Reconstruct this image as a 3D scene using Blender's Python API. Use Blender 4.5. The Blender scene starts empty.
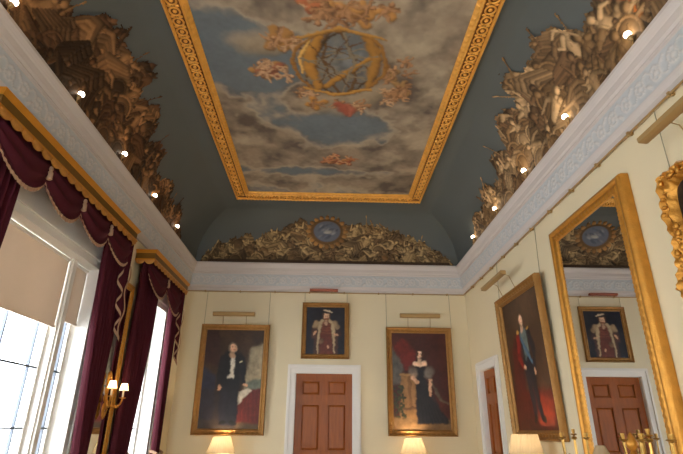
import bpy, bmesh, math, random
import numpy as np
from mathutils import Vector, Matrix
PI = math.pi
scene = bpy.context.scene
COL = scene.collection
rs = np.random.RandomState(7)

# ------------------------------------------------------------------ room numbers
W = 6.0            # room width  (x)
YN = -11.6         # near wall
ZC = 5.95          # flat ceiling
ZL = 4.95          # springing of the cove
CA, CB = 1.01, 1.0  # cove radii
FX0, FX1, FY0, FY1 = 1.137, 4.87, -1.342, YN + 1.342   # outer edge of the ceiling frame
FG = 0.285

# ------------------------------------------------------------------ helpers
def s2l(c):
    c = np.asarray(c, float) / 255.0
    return np.where(c <= 0.04045, c / 12.92, ((c + 0.055) / 1.055) ** 2.4)

def tag(o, label=None, cat=None, group=None, kind=None):
    if label: o['label'] = label
    if cat: o['category'] = cat
    if group: o['group'] = group
    if kind: o['kind'] = kind
    return o

def empty(name, loc=(0, 0, 0), rot=(0, 0, 0), label=None, cat=None, group=None):
    o = bpy.data.objects.new(name, None)
    o.empty_display_size = 0.1
    COL.objects.link(o)
    o.location = loc
    o.rotation_euler = rot
    return tag(o, label, cat, group)

class MB:
    """collects vertices and faces of one mesh"""
    def __init__(s):
        s.v = []; s.f = []
    def add(s, vs, fs):
        b = len(s.v)
        s.v += [tuple(map(float, p)) for p in vs]
        s.f += [tuple(b + i for i in f) for f in fs]
        return s
    def box(s, x0, x1, y0, y1, z0, z1):
        vs = [(x, y, z) for z in (z0, z1) for y in (y0, y1) for x in (x0, x1)]
        return s.add(vs, [(0, 2, 3, 1), (4, 5, 7, 6), (0, 1, 5, 4), (2, 6, 7, 3), (0, 4, 6, 2), (1, 3, 7, 5)])
    def frustum(s, a, b):
        """two rectangles (x0,x1,y0,y1,z) bottom and top"""
        vs = [(a[0], a[2], a[4]), (a[1], a[2], a[4]), (a[1], a[3], a[4]), (a[0], a[3], a[4]),
              (b[0], b[2], b[4]), (b[1], b[2], b[4]), (b[1], b[3], b[4]), (b[0], b[3], b[4])]
        return s.add(vs, [(0, 3, 2, 1), (4, 5, 6, 7), (0, 1, 5, 4), (1, 2, 6, 5), (2, 3, 7, 6), (3, 0, 4, 7)])
    def tube(s, pts, r, n=8, cap=True):
        pts = [Vector(p) for p in pts]
        rr = r if isinstance(r, (list, tuple)) else [r] * len(pts)
        vs = []; fs = []
        ref = None
        for i, p in enumerate(pts):
            t = (pts[min(i + 1, len(pts) - 1)] - pts[max(i - 1, 0)]).normalized()
            if ref is None:
                ref = Vector((0, 0, 1)) if abs(t.z) < .9 else Vector((1, 0, 0))
            a = (ref - t * ref.dot(t)).normalized(); ref = a
            b = t.cross(a)
            for k in range(n):
                q = 2 * PI * k / n
                vs.append(p + (a * math.cos(q) + b * math.sin(q)) * rr[i])
        for i in range(len(pts) - 1):
            for k in range(n):
                fs.append((i * n + k, i * n + (k + 1) % n, (i + 1) * n + (k + 1) % n, (i + 1) * n + k))
        if cap:
            fs.append(tuple(range(n))[::-1]); fs.append(tuple((len(pts) - 1) * n + k for k in range(n)))
        return s.add(vs, fs)
    def lathe(s, prof, n=24, c=(0, 0, 0), flute=0.0, nf=0, cap=True):
        vs = []; fs = []
        for (r, z) in prof:
            for k in range(n):
                q = 2 * PI * k / n
                r2 = r * (1 + flute * math.cos(nf * q)) if nf else r
                vs.append((c[0] + r2 * math.cos(q), c[1] + r2 * math.sin(q), c[2] + z))
        m = len(prof)
        for i in range(m - 1):
            for k in range(n):
                fs.append((i * n + k, i * n + (k + 1) % n, (i + 1) * n + (k + 1) % n, (i + 1) * n + k))
        if cap:
            fs.append(tuple(range(n))[::-1]); fs.append(tuple((m - 1) * n + k for k in range(n)))
        return s.add(vs, fs)
    def ball(s, c, rx, ry=None, rz=None, n=12, m=8):
        ry = ry or rx; rz = rz or rx
        prof = [(max(1e-4, math.sin(PI * i / m)), -math.cos(PI * i / m)) for i in range(m + 1)]
        vs = []; fs = []
        for (r, z) in prof:
            for k in range(n):
                q = 2 * PI * k / n
                vs.append((c[0] + rx * r * math.cos(q), c[1] + ry * r * math.sin(q), c[2] + rz * z))
        for i in range(m):
            for k in range(n):
                fs.append((i * n + k, i * n + (k + 1) % n, (i + 1) * n + (k + 1) % n, (i + 1) * n + k))
        return s.add(vs, fs)
    def grid(s, fn, nu, nv):
        vs = [fn(i / (nu - 1), j / (nv - 1)) for j in range(nv) for i in range(nu)]
        fs = [(j * nu + i, j * nu + i + 1, (j + 1) * nu + i + 1, (j + 1) * nu + i) for j in range(nv - 1) for i in range(nu - 1)]
        return s.add(vs, fs)
    def build(s, name, mat, parent=None, smooth=None, mtx=None):
        me = bpy.data.meshes.new(name)
        me.from_pydata(s.v, [], s.f)
        bm = bmesh.new(); bm.from_mesh(me)
        bmesh.ops.recalc_face_normals(bm, faces=bm.faces)
        bm.to_mesh(me); bm.free()
        if mtx: me.transform(mtx)
        if smooth is not None:
            me.shade_smooth()
            try: me.set_sharp_from_angle(angle=math.radians(smooth))
            except Exception: pass
        me.materials.append(mat)
        o = bpy.data.objects.new(name, me)
        COL.objects.link(o)
        if parent: o.parent = parent
        return o

# ------------------------------------------------------------------ materials
def newmat(name):
    m = bpy.data.materials.new(name); m.use_nodes = True
    nt = m.node_tree; nt.nodes.clear()
    out = nt.nodes.new('ShaderNodeOutputMaterial')
    return m, nt, out

def pmat(name, rgb, rough=.5, metal=0.0, var=.12, nscale=8, bump=0.0, bscale=60, spec=.5, trans=0.0, stretch=(1, 1, 1)):
    m, nt, out = newmat(name)
    N = nt.nodes.new; L = nt.links.new
    b = N('ShaderNodeBsdfPrincipled')
    b.inputs['Roughness'].default_value = rough
    b.inputs['Metallic'].default_value = metal
    b.inputs['Specular IOR Level'].default_value = spec
    tc = N('ShaderNodeTexCoord'); mp = N('ShaderNodeMapping'); mp.inputs['Scale'].default_value = stretch
    L(tc.outputs['Object'], mp.inputs['Vector'])
    nz = N('ShaderNodeTexNoise'); nz.inputs['Scale'].default_value = nscale; nz.inputs['Detail'].default_value = 4
    L(mp.outputs[0], nz.inputs['Vector'])
    c = s2l(rgb)
    mx = N('ShaderNodeMix'); mx.data_type = 'RGBA'
    mx.inputs['A'].default_value = (*np.clip(c * (1 - var), 0, 1), 1); mx.inputs['B'].default_value = (*np.clip(c * (1 + var), 0, 1), 1)
    L(nz.outputs['Fac'], mx.inputs['Factor'])
    L(mx.outputs['Result'], b.inputs['Base Color'])
    if bump:
        n2 = N('ShaderNodeTexNoise'); n2.inputs['Scale'].default_value = bscale; n2.inputs['Detail'].default_value = 3
        L(mp.outputs[0], n2.inputs['Vector'])
        bp = N('ShaderNodeBump'); bp.inputs['Strength'].default_value = bump; bp.inputs['Distance'].default_value = .01
        L(n2.outputs['Fac'], bp.inputs['Height']); L(bp.outputs['Normal'], b.inputs['Normal'])
    if trans:
        t = N('ShaderNodeBsdfTranslucent'); L(mx.outputs['Result'], t.inputs['Color'])
        ms = N('ShaderNodeMixShader'); ms.inputs[0].default_value = trans
        L(b.outputs[0], ms.inputs[1]); L(t.outputs[0], ms.inputs[2]); L(ms.outputs[0], out.inputs[0])
    else:
        L(b.outputs[0], out.inputs[0])
    return m

def emat(name, rgb, strength):
    m, nt, out = newmat(name)
    e = nt.nodes.new('ShaderNodeEmission')
    e.inputs[0].default_value = (*s2l(rgb), 1); e.inputs[1].default_value = strength
    nt.links.new(e.outputs[0], out.inputs[0])
    return m

def vmat(name, rough=.55, spec=.3, bump=0.0, metal=0.0):
    """pigment stored per vertex (oil paint, distemper)"""
    m, nt, out = newmat(name)
    N = nt.nodes.new; L = nt.links.new
    b = N('ShaderNodeBsdfPrincipled'); b.inputs['Roughness'].default_value = rough
    b.inputs['Specular IOR Level'].default_value = spec; b.inputs['Metallic'].default_value = metal
    a = N('ShaderNodeVertexColor'); a.layer_name = 'pigment'
    L(a.outputs['Color'], b.inputs['Base Color'])
    if bump:
        tc = N('ShaderNodeTexCoord')
        n2 = N('ShaderNodeTexNoise'); n2.inputs['Scale'].default_value = 70
        L(tc.outputs['Object'], n2.inputs['Vector'])
        bp = N('ShaderNodeBump'); bp.inputs['Strength'].default_value = bump; bp.inputs['Distance'].default_value = .005
        L(n2.outputs['Fac'], bp.inputs['Height']); L(bp.outputs['Normal'], b.inputs['Normal'])
    L(b.outputs[0], out.inputs[0])
    return m

M = {}
M['cream'] = pmat('cream_wall_paint', (222, 208, 173), .6, var=.03, nscale=1.5, bump=.05, bscale=120)
M['white'] = pmat('white_paint', (226, 222, 214), .45, var=.03, nscale=3)
M['plaster'] = pmat('cornice_plaster', (199, 190, 184), .6, var=.04, nscale=2)
M['slate'] = pmat('slate_blue_distemper', (82, 87, 85), .65, var=.09, nscale=1.1)
M['gold'] = pmat('gilding', (194, 136, 54), .38, metal=.65, var=.28, nscale=14, bump=.35, bscale=90)
M['gold_dark'] = pmat('worn_gilding', (150, 108, 54), .42, metal=.55, var=.3, nscale=10, bump=.4, bscale=70)
M['gold_ceiling'] = pmat('ceiling_gilding', (226, 164, 72), .42, metal=.35, var=.22, nscale=9, bump=.3, bscale=60)
M['gold_shaded'] = pmat('shaded_gilding', (120, 74, 22), .6, metal=.2, var=.2)  # darker gold: shade of the frame's recess put into the colour
M['brass'] = pmat('brass', (190, 150, 80), .3, metal=.9, var=.1)
M['brass_dull'] = pmat('dull_brass', (168, 136, 86), .5, metal=.25, var=.1)
M['bronze'] = pmat('reddish_bronze', (150, 84, 62), .5, metal=.3, var=.1)
M['velvet'] = pmat('maroon_velvet', (70, 19, 30), .8, var=.25, nscale=12, spec=.2, trans=.03, stretch=(1, 1, .15))
M['fringe'] = pmat('cream_fringe', (172, 136, 108), .8, var=.2, nscale=60)
M['scallop'] = pmat('ochre_braid', (196, 136, 62), .55, metal=.3, var=.25, nscale=40)
M['pelmet'] = pmat('olive_gilt', (126, 92, 36), .42, metal=.5, var=.2, nscale=12)
M['pelmet_bright'] = pmat('bright_gilt', (206, 140, 46), .35, metal=.6, var=.15)
M['blind'] = pmat('beige_blind', (214, 198, 180), .8, var=.04, nscale=4, trans=.2)
M['mahogany'] = pmat('mahogany', (146, 78, 24), .34, var=.42, nscale=5, stretch=(6, 6, .6), spec=.25)
M['floorwood'] = pmat('floor_boards', (186, 160, 126), .6, var=.2, nscale=3)
M['cord'] = pmat('hanging_cord', (150, 140, 112), .7)
M['lead'] = pmat('window_bars', (96, 104, 116), .5)
M['pigment'] = vmat('oil_paint', .42, .35)
M['fresco'] = vmat('distemper_painting', .6, .2)
M['frieze'] = vmat('painted_plaster', .65, .2)
M['marble'] = pmat('pale_marble', (206, 200, 190), .3, var=.1)
M['ceramic'] = pmat('cream_ceramic', (214, 202, 176), .25)
M['silver'] = pmat('silver_gilt', (190, 170, 120), .25, metal=.9)
M['dark_canvas'] = pmat('dark_canvas', (46, 36, 28), .5, var=.4, nscale=6)
M['bulb'] = emat('spot_bulb', (255, 240, 215), 9)
M['candle_bulb'] = emat('candle_bulb', (255, 214, 150), 22)

def glass_mat():
    m, nt, out = newmat('window_glass')
    N = nt.nodes.new; L = nt.links.new
    t = N('ShaderNodeBsdfTransparent'); g = N('ShaderNodeBsdfGlossy'); g.inputs['Roughness'].default_value = .02
    ms = N('ShaderNodeMixShader'); ms.inputs[0].default_value = .05
    L(t.outputs[0], ms.inputs[1]); L(g.outputs[0], ms.inputs[2]); L(ms.outputs[0], out.inputs[0])
    return m
M['glass'] = glass_mat()
def mirror_mat():
    m, nt, out = newmat('silvered_glass')
    g = nt.nodes.new('ShaderNodeBsdfGlossy'); g.inputs['Roughness'].default_value = .004
    g.inputs['Color'].default_value = (.80, .81, .82, 1)
    nt.links.new(g.outputs[0], out.inputs[0])
    return m
M['mirror'] = mirror_mat()
def shade_mat(name, rgb, em, tr=.5):
    """lit lamp shade: thin cloth that lets the bulb's light through"""
    m, nt, out = newmat(name)
    N = nt.nodes.new; L = nt.links.new
    t = N('ShaderNodeBsdfTranslucent'); d = N('ShaderNodeBsdfDiffuse'); e = N('ShaderNodeEmission')
    for q in (t, d): q.inputs['Color'].default_value = (*s2l(rgb), 1)
    e.inputs[0].default_value = (*s2l((255, 206, 140)), 1); e.inputs[1].default_value = em
    a = N('ShaderNodeMixShader'); a.inputs[0].default_value = tr
    L(d.outputs[0], a.inputs[1]); L(t.outputs[0], a.inputs[2])
    s = N('ShaderNodeAddShader'); L(a.outputs[0], s.inputs[0]); L(e.outputs[0], s.inputs[1]); L(s.outputs[0], out.inputs[0])
    return m
M['shade'] = shade_mat('pleated_lamp_shade', (150, 136, 112), .12, .22)
M['shade_small'] = shade_mat('candle_shade', (255, 244, 222), 2.2)

# ------------------------------------------------------------------ painter
def vnoise(ny, nx, cell, seed):
    r = np.random.RandomState(seed)
    gy, gx = int(ny / cell) + 3, int(nx / cell) + 3
    g = r.rand(gy, gx)
    y = np.arange(ny) / cell; x = np.arange(nx) / cell
    yi = y.astype(int); xi = x.astype(int)
    fy = (y - yi); fx = (x - xi)
    fy = (fy * fy * (3 - 2 * fy))[:, None]; fx = (fx * fx * (3 - 2 * fx))[None, :]
    a = g[yi][:, xi]; b = g[yi][:, xi + 1]; c = g[yi + 1][:, xi]; d = g[yi + 1][:, xi + 1]
    return (a * (1 - fx) + b * fx) * (1 - fy) + (c * (1 - fx) + d * fx) * fy

def fbm(ny, nx, cell, seed, octs=4):
    o = np.zeros((ny, nx)); amp = 1; tot = 0
    for k in range(octs):
        if cell < 1.5: break
        o += amp * vnoise(ny, nx, cell, seed + 11 * k); tot += amp; amp *= .55; cell /= 2
    return o / tot

class Paint:
    """a canvas in metres: u to the right, v upward"""
    def __init__(s, u0, u1, v0, v1, res, bg):
        s.u0, s.v0, s.res = u0, v0, res
        s.nx = int(round((u1 - u0) / res)) + 1; s.ny = int(round((v1 - v0) / res)) + 1
        s.U = u0 + np.arange(s.nx) * res; s.V = v0 + np.arange(s.ny) * res
        s.c = np.ones((s.ny, s.nx, 3)) * s2l(bg)
        s.a = np.zeros((s.ny, s.nx)); s.h = np.zeros((s.ny, s.nx))
    def win(s, x0, x1, y0, y1):
        i0 = max(0, int((x0 - s.u0) / s.res)); i1 = min(s.nx, int((x1 - s.u0) / s.res) + 2)
        j0 = max(0, int((y0 - s.v0) / s.res)); j1 = min(s.ny, int((y1 - s.v0) / s.res) + 2)
        if i1 <= i0 or j1 <= j0: return None
        return slice(j0, j1), slice(i0, i1), s.U[i0:i1][None, :], s.V[j0:j1][:, None]
    def put(s, sy, sx, m, c, hg=0, alpha=True):
        s.c[sy, sx] = s.c[sy, sx] * (1 - m[..., None]) + c * m[..., None]
        if alpha: s.a[sy, sx] = np.maximum(s.a[sy, sx], m)
        if hg is not 0: s.h[sy, sx] = np.where(m > .5, np.maximum(s.h[sy, sx] * .6, hg), s.h[sy, sx])
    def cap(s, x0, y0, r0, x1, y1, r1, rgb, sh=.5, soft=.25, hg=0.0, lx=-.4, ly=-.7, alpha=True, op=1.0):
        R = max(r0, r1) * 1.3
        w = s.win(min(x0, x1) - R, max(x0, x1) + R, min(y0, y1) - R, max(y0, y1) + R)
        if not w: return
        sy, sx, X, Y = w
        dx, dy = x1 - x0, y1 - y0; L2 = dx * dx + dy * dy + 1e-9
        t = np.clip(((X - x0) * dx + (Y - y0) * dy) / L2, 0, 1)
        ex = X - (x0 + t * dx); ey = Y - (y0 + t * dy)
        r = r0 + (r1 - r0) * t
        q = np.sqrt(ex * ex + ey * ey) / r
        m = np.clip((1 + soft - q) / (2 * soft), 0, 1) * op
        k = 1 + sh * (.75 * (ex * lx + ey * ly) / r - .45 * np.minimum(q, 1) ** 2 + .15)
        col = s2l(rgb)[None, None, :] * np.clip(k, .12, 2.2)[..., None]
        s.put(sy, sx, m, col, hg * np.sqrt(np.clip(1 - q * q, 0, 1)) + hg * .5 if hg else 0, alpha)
    def ell(s, x, y, rx, ry, rgb, rot=0, sh=.4, soft=.15, hg=0.0, lx=-.4, ly=-.7, alpha=True, op=1.0):
        R = max(rx, ry) * 1.3
        w = s.win(x - R, x + R, y - R, y + R)
        if not w: return
        sy, sx, X, Y = w
        c, n = math.cos(rot), math.sin(rot)
        ex = (X - x) * c + (Y - y) * n; ey = -(X - x) * n + (Y - y) * c
        q = np.sqrt((ex / rx) ** 2 + (ey / ry) ** 2)
        m = np.clip((1 + soft - q) / (2 * soft), 0, 1) * op
        k = 1 + sh * (.75 * ((X - x) * lx / rx + (Y - y) * ly / ry) - .35 * np.minimum(q, 1) ** 2 + .12)
        col = s2l(rgb)[None, None, :] * np.clip(k, .12, 2.2)[..., None]
        s.put(sy, sx, m, col, hg * np.sqrt(np.clip(1 - q * q, 0, 1)) + hg * .5 if hg else 0, alpha)
    def ring(s, x, y, rx, ry, wd, rgb, rot=0, a0=0, a1=2 * PI, n=28, sh=.5, hg=0, alpha=True):
        pts = []
        for k in range(n + 1):
            q = a0 + (a1 - a0) * k / n
            px, py = rx * math.cos(q), ry * math.sin(q)
            pts.append((x + px * math.cos(rot) - py * math.sin(rot), y + px * math.sin(rot) + py * math.cos(rot)))
        s.path(pts, wd, rgb, sh, hg=hg, alpha=alpha)
    def path(s, pts, wd, rgb, sh=.5, soft=.3, hg=0, alpha=True, op=1.0):
        n = len(pts)
        for i in range(n - 1):
            w0 = wd if not isinstance(wd, (list, tuple)) else wd[i]
            w1 = wd if not isinstance(wd, (list, tuple)) else wd[i + 1]
            s.cap(*pts[i], w0, *pts[i + 1], w1, rgb, sh, soft, hg, alpha=alpha, op=op)
    def poly(s, pts, rgb, soft=2, vary=.0, seed=1, op=1.0):
        xs = [p[0] for p in pts]; ys = [p[1] for p in pts]; e = soft * s.res * 2
        w = s.win(min(xs) - e, max(xs) + e, min(ys) - e, max(ys) + e)
        if not w: return
        sy, sx, X, Y = w
        X, Y = np.broadcast_arrays(X, Y)
        ins = np.zeros(X.shape, bool)
        for i in range(len(pts)):
            x0, y0 = pts[i]; x1, y1 = pts[i - 1]
            if y0 == y1: continue
            c = ((y0 > Y) != (y1 > Y)) & (X < (x1 - x0) * (Y - y0) / (y1 - y0) + x0)
            ins ^= c
        m = ins.astype(float)
        for _ in range(int(soft)):
            p = np.pad(m, 1, mode='edge')
            m = (p[1:-1, 1:-1] * 2 + p[:-2, 1:-1] + p[2:, 1:-1] + p[1:-1, :-2] + p[1:-1, 2:]) / 6
        col = np.ones(X.shape + (3,)) * s2l(rgb)
        if vary:
            col = col * (1 - vary + 2 * vary * fbm(X.shape[0], X.shape[1], 9, seed, 3))[..., None]
        s.put(sy, sx, m * op, col)
    def noise(s, amt, cell, seed):
        s.c *= (1 - amt + 2 * amt * fbm(s.ny, s.nx, cell, seed))[..., None]
    def finish(s, warp, seed, blur=1):
        """loosen the edges like brushwork"""
        a = fbm(s.ny, s.nx, 9, seed, 3) - .5; b = fbm(s.ny, s.nx, 9, seed + 50, 3) - .5
        J, I = np.mgrid[0:s.ny, 0:s.nx]
        k = warp * 2 / s.res
        J = np.clip(np.rint(J + a * k * 2), 0, s.ny - 1).astype(int); I = np.clip(np.rint(I + b * k * 2), 0, s.nx - 1).astype(int)
        s.c = s.c[J, I]
        for _ in range(blur):
            p = np.pad(s.c, ((1, 1), (1, 1), (0, 0)), mode='edge')
            s.c = (p[1:-1, 1:-1] * 4 + p[:-2, 1:-1] + p[2:, 1:-1] + p[1:-1, :-2] + p[1:-1, 2:]) / 8
    def mesh(s, name, mat, fn, parent=None, cut=False, smooth=True):
        """fn maps arrays U,V,h to xyz arrays"""
        U, V = np.meshgrid(s.U, s.V)
        P = np.stack(fn(U, V, s.h), -1).reshape(-1, 3)
        idx = np.arange(s.nx * s.ny).reshape(s.ny, s.nx)
        f = np.stack([idx[:-1, :-1], idx[:-1, 1:], idx[1:, 1:], idx[1:, :-1]], -1).reshape(-1, 4)
        c = np.concatenate([np.clip(s.c, 0, 1), np.ones((s.ny, s.nx, 1))], -1).reshape(-1, 4)
        if cut:
            a = s.a.reshape(-1) > .5
            f = f[a[f].sum(1) >= 3]
            used = np.unique(f); rem = np.full(len(P), -1); rem[used] = np.arange(len(used))
            P = P[used]; c = c[used]; f = rem[f]
        me = bpy.data.meshes.new(name)
        me.vertices.add(len(P)); me.vertices.foreach_set('co', P.astype(np.float32).ravel())
        me.loops.add(f.size); me.loops.foreach_set('vertex_index', f.astype(np.int32).ravel())
        me.polygons.add(len(f)); me.polygons.foreach_set('loop_start', (np.arange(len(f)) * 4).astype(np.int32))
        me.update(calc_edges=True); me.validate()
        at = me.color_attributes.new('pigment', 'FLOAT_COLOR', 'POINT')
        at.data.foreach_set('color', c.astype(np.float32).ravel())
        if smooth: me.shade_smooth()
        me.materials.append(mat)
        o = bpy.data.objects.new(name, me); COL.objects.link(o)
        if parent: o.parent = parent
        return o

# ------------------------------------------------------------------ setting
def struct(o, label, cat):
    return tag(o, label, cat, kind='structure')

def slab(name, mat, axis, a, b, us, vs, holes):
    """a wall normal to axis between a and b, with rectangular holes (u0,u1,v0,v1)"""
    uc = sorted({us[0], us[1], *[h[0] for h in holes], *[h[1] for h in holes]})
    vc = sorted({vs[0], vs[1], *[h[2] for h in holes], *[h[3] for h in holes]})
    m = MB()
    for i in range(len(uc) - 1):
        for j in range(len(vc) - 1):
            u, v = (uc[i] + uc[i + 1]) / 2, (vc[j] + vc[j + 1]) / 2
            if any(h[0] < u < h[1] and h[2] < v < h[3] for h in holes): continue
            if axis == 'x': m.box(a, b, uc[i], uc[i + 1], vc[j], vc[j + 1])
            else: m.box(uc[i], uc[i + 1], a, b, vc[j], vc[j + 1])
    return m.build(name, mat)

WIN1 = (-6.65, -4.10, .55, 3.52)
WIN2 = (-2.44, -1.22, .55, 3.60)
ADDED_WIN3 = (-9.45, -8.03, .55, 3.60)  # out of view, added for more daylight in the room
ADDED_WIN4 = (.75, 2.25, .55, 3.60)  # near wall openings, added out of view to brighten the far wall
ADDED_WIN5 = (3.75, 5.25, .55, 3.60)
TOP = 6.2
struct(MB().box(-.4, W + .4, YN - .4, .4, -.2, 0).build('floor', M['floorwood']), 'pale wooden floor below the picture edge', 'floor')
struct(slab('wall_left', M['cream'], 'x', -.4, 0, (YN - .4, .4), (0, TOP), [WIN1, WIN2, ADDED_WIN3]), 'cream wall pierced by tall windows', 'wall')
struct(slab('wall_right', M['cream'], 'x', W, W + .4, (YN - .4, .4), (0, TOP), [(-1.53, -.60, -1, 2.68)]), 'cream wall carrying the large gilt mirror and red portrait', 'wall')
struct(slab('wall_far', M['cream'], 'y', 0, .4, (0, W), (0, TOP), [(2.40, 3.56, -1, 2.67)]), 'cream end wall with the white framed mahogany door', 'wall')
struct(slab('wall_near', M['cream'], 'y', YN - .4, YN, (0, W), (0, TOP), [ADDED_WIN4, ADDED_WIN5]), 'cream wall behind the viewpoint', 'wall')

# coved ceiling
def arc(k):
    return CA * math.cos(k * PI / 2), ZL + CB * math.sin(k * PI / 2)
cb = MB()
NK = 20
x0, x1, y0, y1 = .12, W - .12, YN + .12, -.12
rings = []
for k in range(NK + 1):
    d, z = arc(k / NK); ins = CA - d
    rings.append([(x0 + ins, y0 + ins, z), (x1 - ins, y0 + ins, z), (x1 - ins, y1 - ins, z), (x0 + ins, y1 - ins, z)])
vs = [p for r in rings for p in r]
fs = []
for k in range(NK):
    for q in range(4):
        fs.append((k * 4 + q, k * 4 + (q + 1) % 4, (k + 1) * 4 + (q + 1) % 4, (k + 1) * 4 + q))
fs.append(tuple(NK * 4 + q for q in range(4)))
cb.add(vs, fs)
ceil_o = cb.build('ceiling', M['slate'], smooth=20)
struct(ceil_o, 'slate blue coved ceiling around the gilt framed painting', 'ceiling')

# cornice: profile (distance from wall, z) swept along each wall with mitred corners
PROF = [(0, 4.345), (.035, 4.345), (.035, 4.40), (.05, 4.415), (.062, 4.43), (.07, 4.45), (.10, 4.715), (.125, 4.722), (.125, 4.74),
        (.145, 4.76), (.150, 4.80), (.153, 4.83), (.165, 4.845), (.178, 4.87), (.190, 4.90), (.19, 4.935), (.178, 4.945), (0.0, 4.945)]
def wallpt(side, s, d, z):
    """s in 0..1 along the wall between its mitres"""
    if side == 'far': return (d + s * (W - 2 * d), -d, z)
    if side == 'near': return (d + s * (W - 2 * d), YN + d, z)
    if side == 'right': return (W - d, YN + d + s * (-YN - 2 * d), z)
    return (d, YN + d + s * (-YN - 2 * d), z)
def cornice(side):
    n = 3
    m = MB()
    for (i, (d0, z0)) in enumerate(PROF[:-1]):
        d1, z1 = PROF[i + 1]
        m.add([wallpt(side, 0, d0, z0), wallpt(side, 1, d0, z0), wallpt(side, 1, d1, z1), wallpt(side, 0, d1, z1)], [(0, 1, 2, 3)])
    o = m.build('trim_' + side, M['plaster'], smooth=35)
    struct(o, {'far': 'white plaster cornice across the end wall above the door', 'near': 'white plaster cornice behind the viewpoint',
               'right': 'pale plaster cornice above the gilt mirror', 'left': 'grey lit plaster cornice above the curtains'}[side], 'cornice')
    # scrolling relief on the frieze between z 4.46 and 4.70
    L = W if side in ('far', 'near') else -YN
    p = Paint(0, L, 0, .235, .016 if side != 'near' else .04, (187, 190, 191))
    p.noise(.06, 12, 5)
    r = random.Random({'far': 1, 'near': 2, 'right': 3, 'left': 4}[side])
    if side != 'near':
        c = (199, 196, 192)
        u = .1
        k = 0
        while u < L:
            sgn = 1 if k % 2 else -1
            p.ring(u, .117, .07, .07, .011, c, 0, 0, 2 * PI, 12, .2, .006)
            p.ell(u, .117, .03, .03, c, 0, .2, .2, .007)
            for q in range(5):
                an = q * 1.256 + r.random()
                p.ell(u + .05 * math.cos(an), .117 + .05 * math.sin(an), .022, .012, c, an, .2, .2, .006)
            p.path([(u + .06, .117 + sgn * .03), (u + .11, .117 + sgn * .085), (u + .16, .117 + sgn * .07), (u + .2, .117)], .009, c, .2, hg=.006)
            p.ell(u + .13, .117 - sgn * .06, .05, .02, c, sgn * .6, .2, .2, .006)
            p.ell(u + .10, .117 - sgn * .085, .025, .014, c, -sgn * .6, .2, .2, .006)
            u += .24; k += 1
    def fn(U, V, h):
        z = 4.458 + V; d = .0709 + V * (.0291 / .265) + .004 + h
        s = U / L
        if side in ('far', 'near'):
            return d + s * (W - 2 * d), (-d if side == 'far' else YN + d), z
        return (W - d if side == 'right' else d), YN + d + s * (-YN - 2 * d), z
    p.mesh('frieze', M['frieze'], fn, o)
    # brass picture rail below
    rl = MB()
    if side == 'far': a, b = (.03, -.045, 4.325), (W - .03, -.045, 4.325)
    elif side == 'near': a, b = (.03, YN + .045, 4.325), (W - .03, YN + .045, 4.325)
    else:
        xx = W - .045 if side == 'right' else .045
        a, b = (xx, YN + .05, 4.325), (xx, -.05, 4.325)
    if side != 'left':
        rl.tube([a, b], .011, 8)
        ro = rl.build('picture_rail', M['brass_dull'], smooth=40)
        struct(ro, {'far': 'thin brass picture rail under the cornice of the end wall', 'near': 'thin brass picture rail behind the viewpoint',
                    'right': 'thin brass picture rail with brackets above the gilt mirror'}[side], 'picture rail')
        n = 8 if side == 'far' else 17
        for k in range(n if side != 'near' else 0):
            q = (k + .5) / n if side == 'far' else 0
            c = Vector(a).lerp(Vector(b), q) if side == 'far' else Vector((W - .045, -.7 - k * .625, 4.325))
            m = MB()
            if side == 'far': m.box(c.x - .012, c.x + .012, -.062, -.002, 4.312, 4.345)
            else:
                m.box(W - .062, W - .002, c.y - .013, c.y + .013, 4.312, 4.345)
                m.ball((W - .055, c.y, 4.306), .016, n=8, m=6)
            m.build('rail_bracket', M['brass_dull'], ro)
for s_ in ('far', 'right', 'left', 'near'): cornice(s_)

# skirting boards
for nm, bx in (('left', (0, .02, YN, 0)), ('right', (W - .02, W, YN, -1.7)), ('far', (0, 2.2, -.02, 0)), ('near', (0, W, YN, YN + .02))):
    struct(MB().box(*bx, 0, .18).build('baseboard_' + nm, M['white']), 'white skirting board along the %s wall' % nm, 'skirting')

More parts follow.
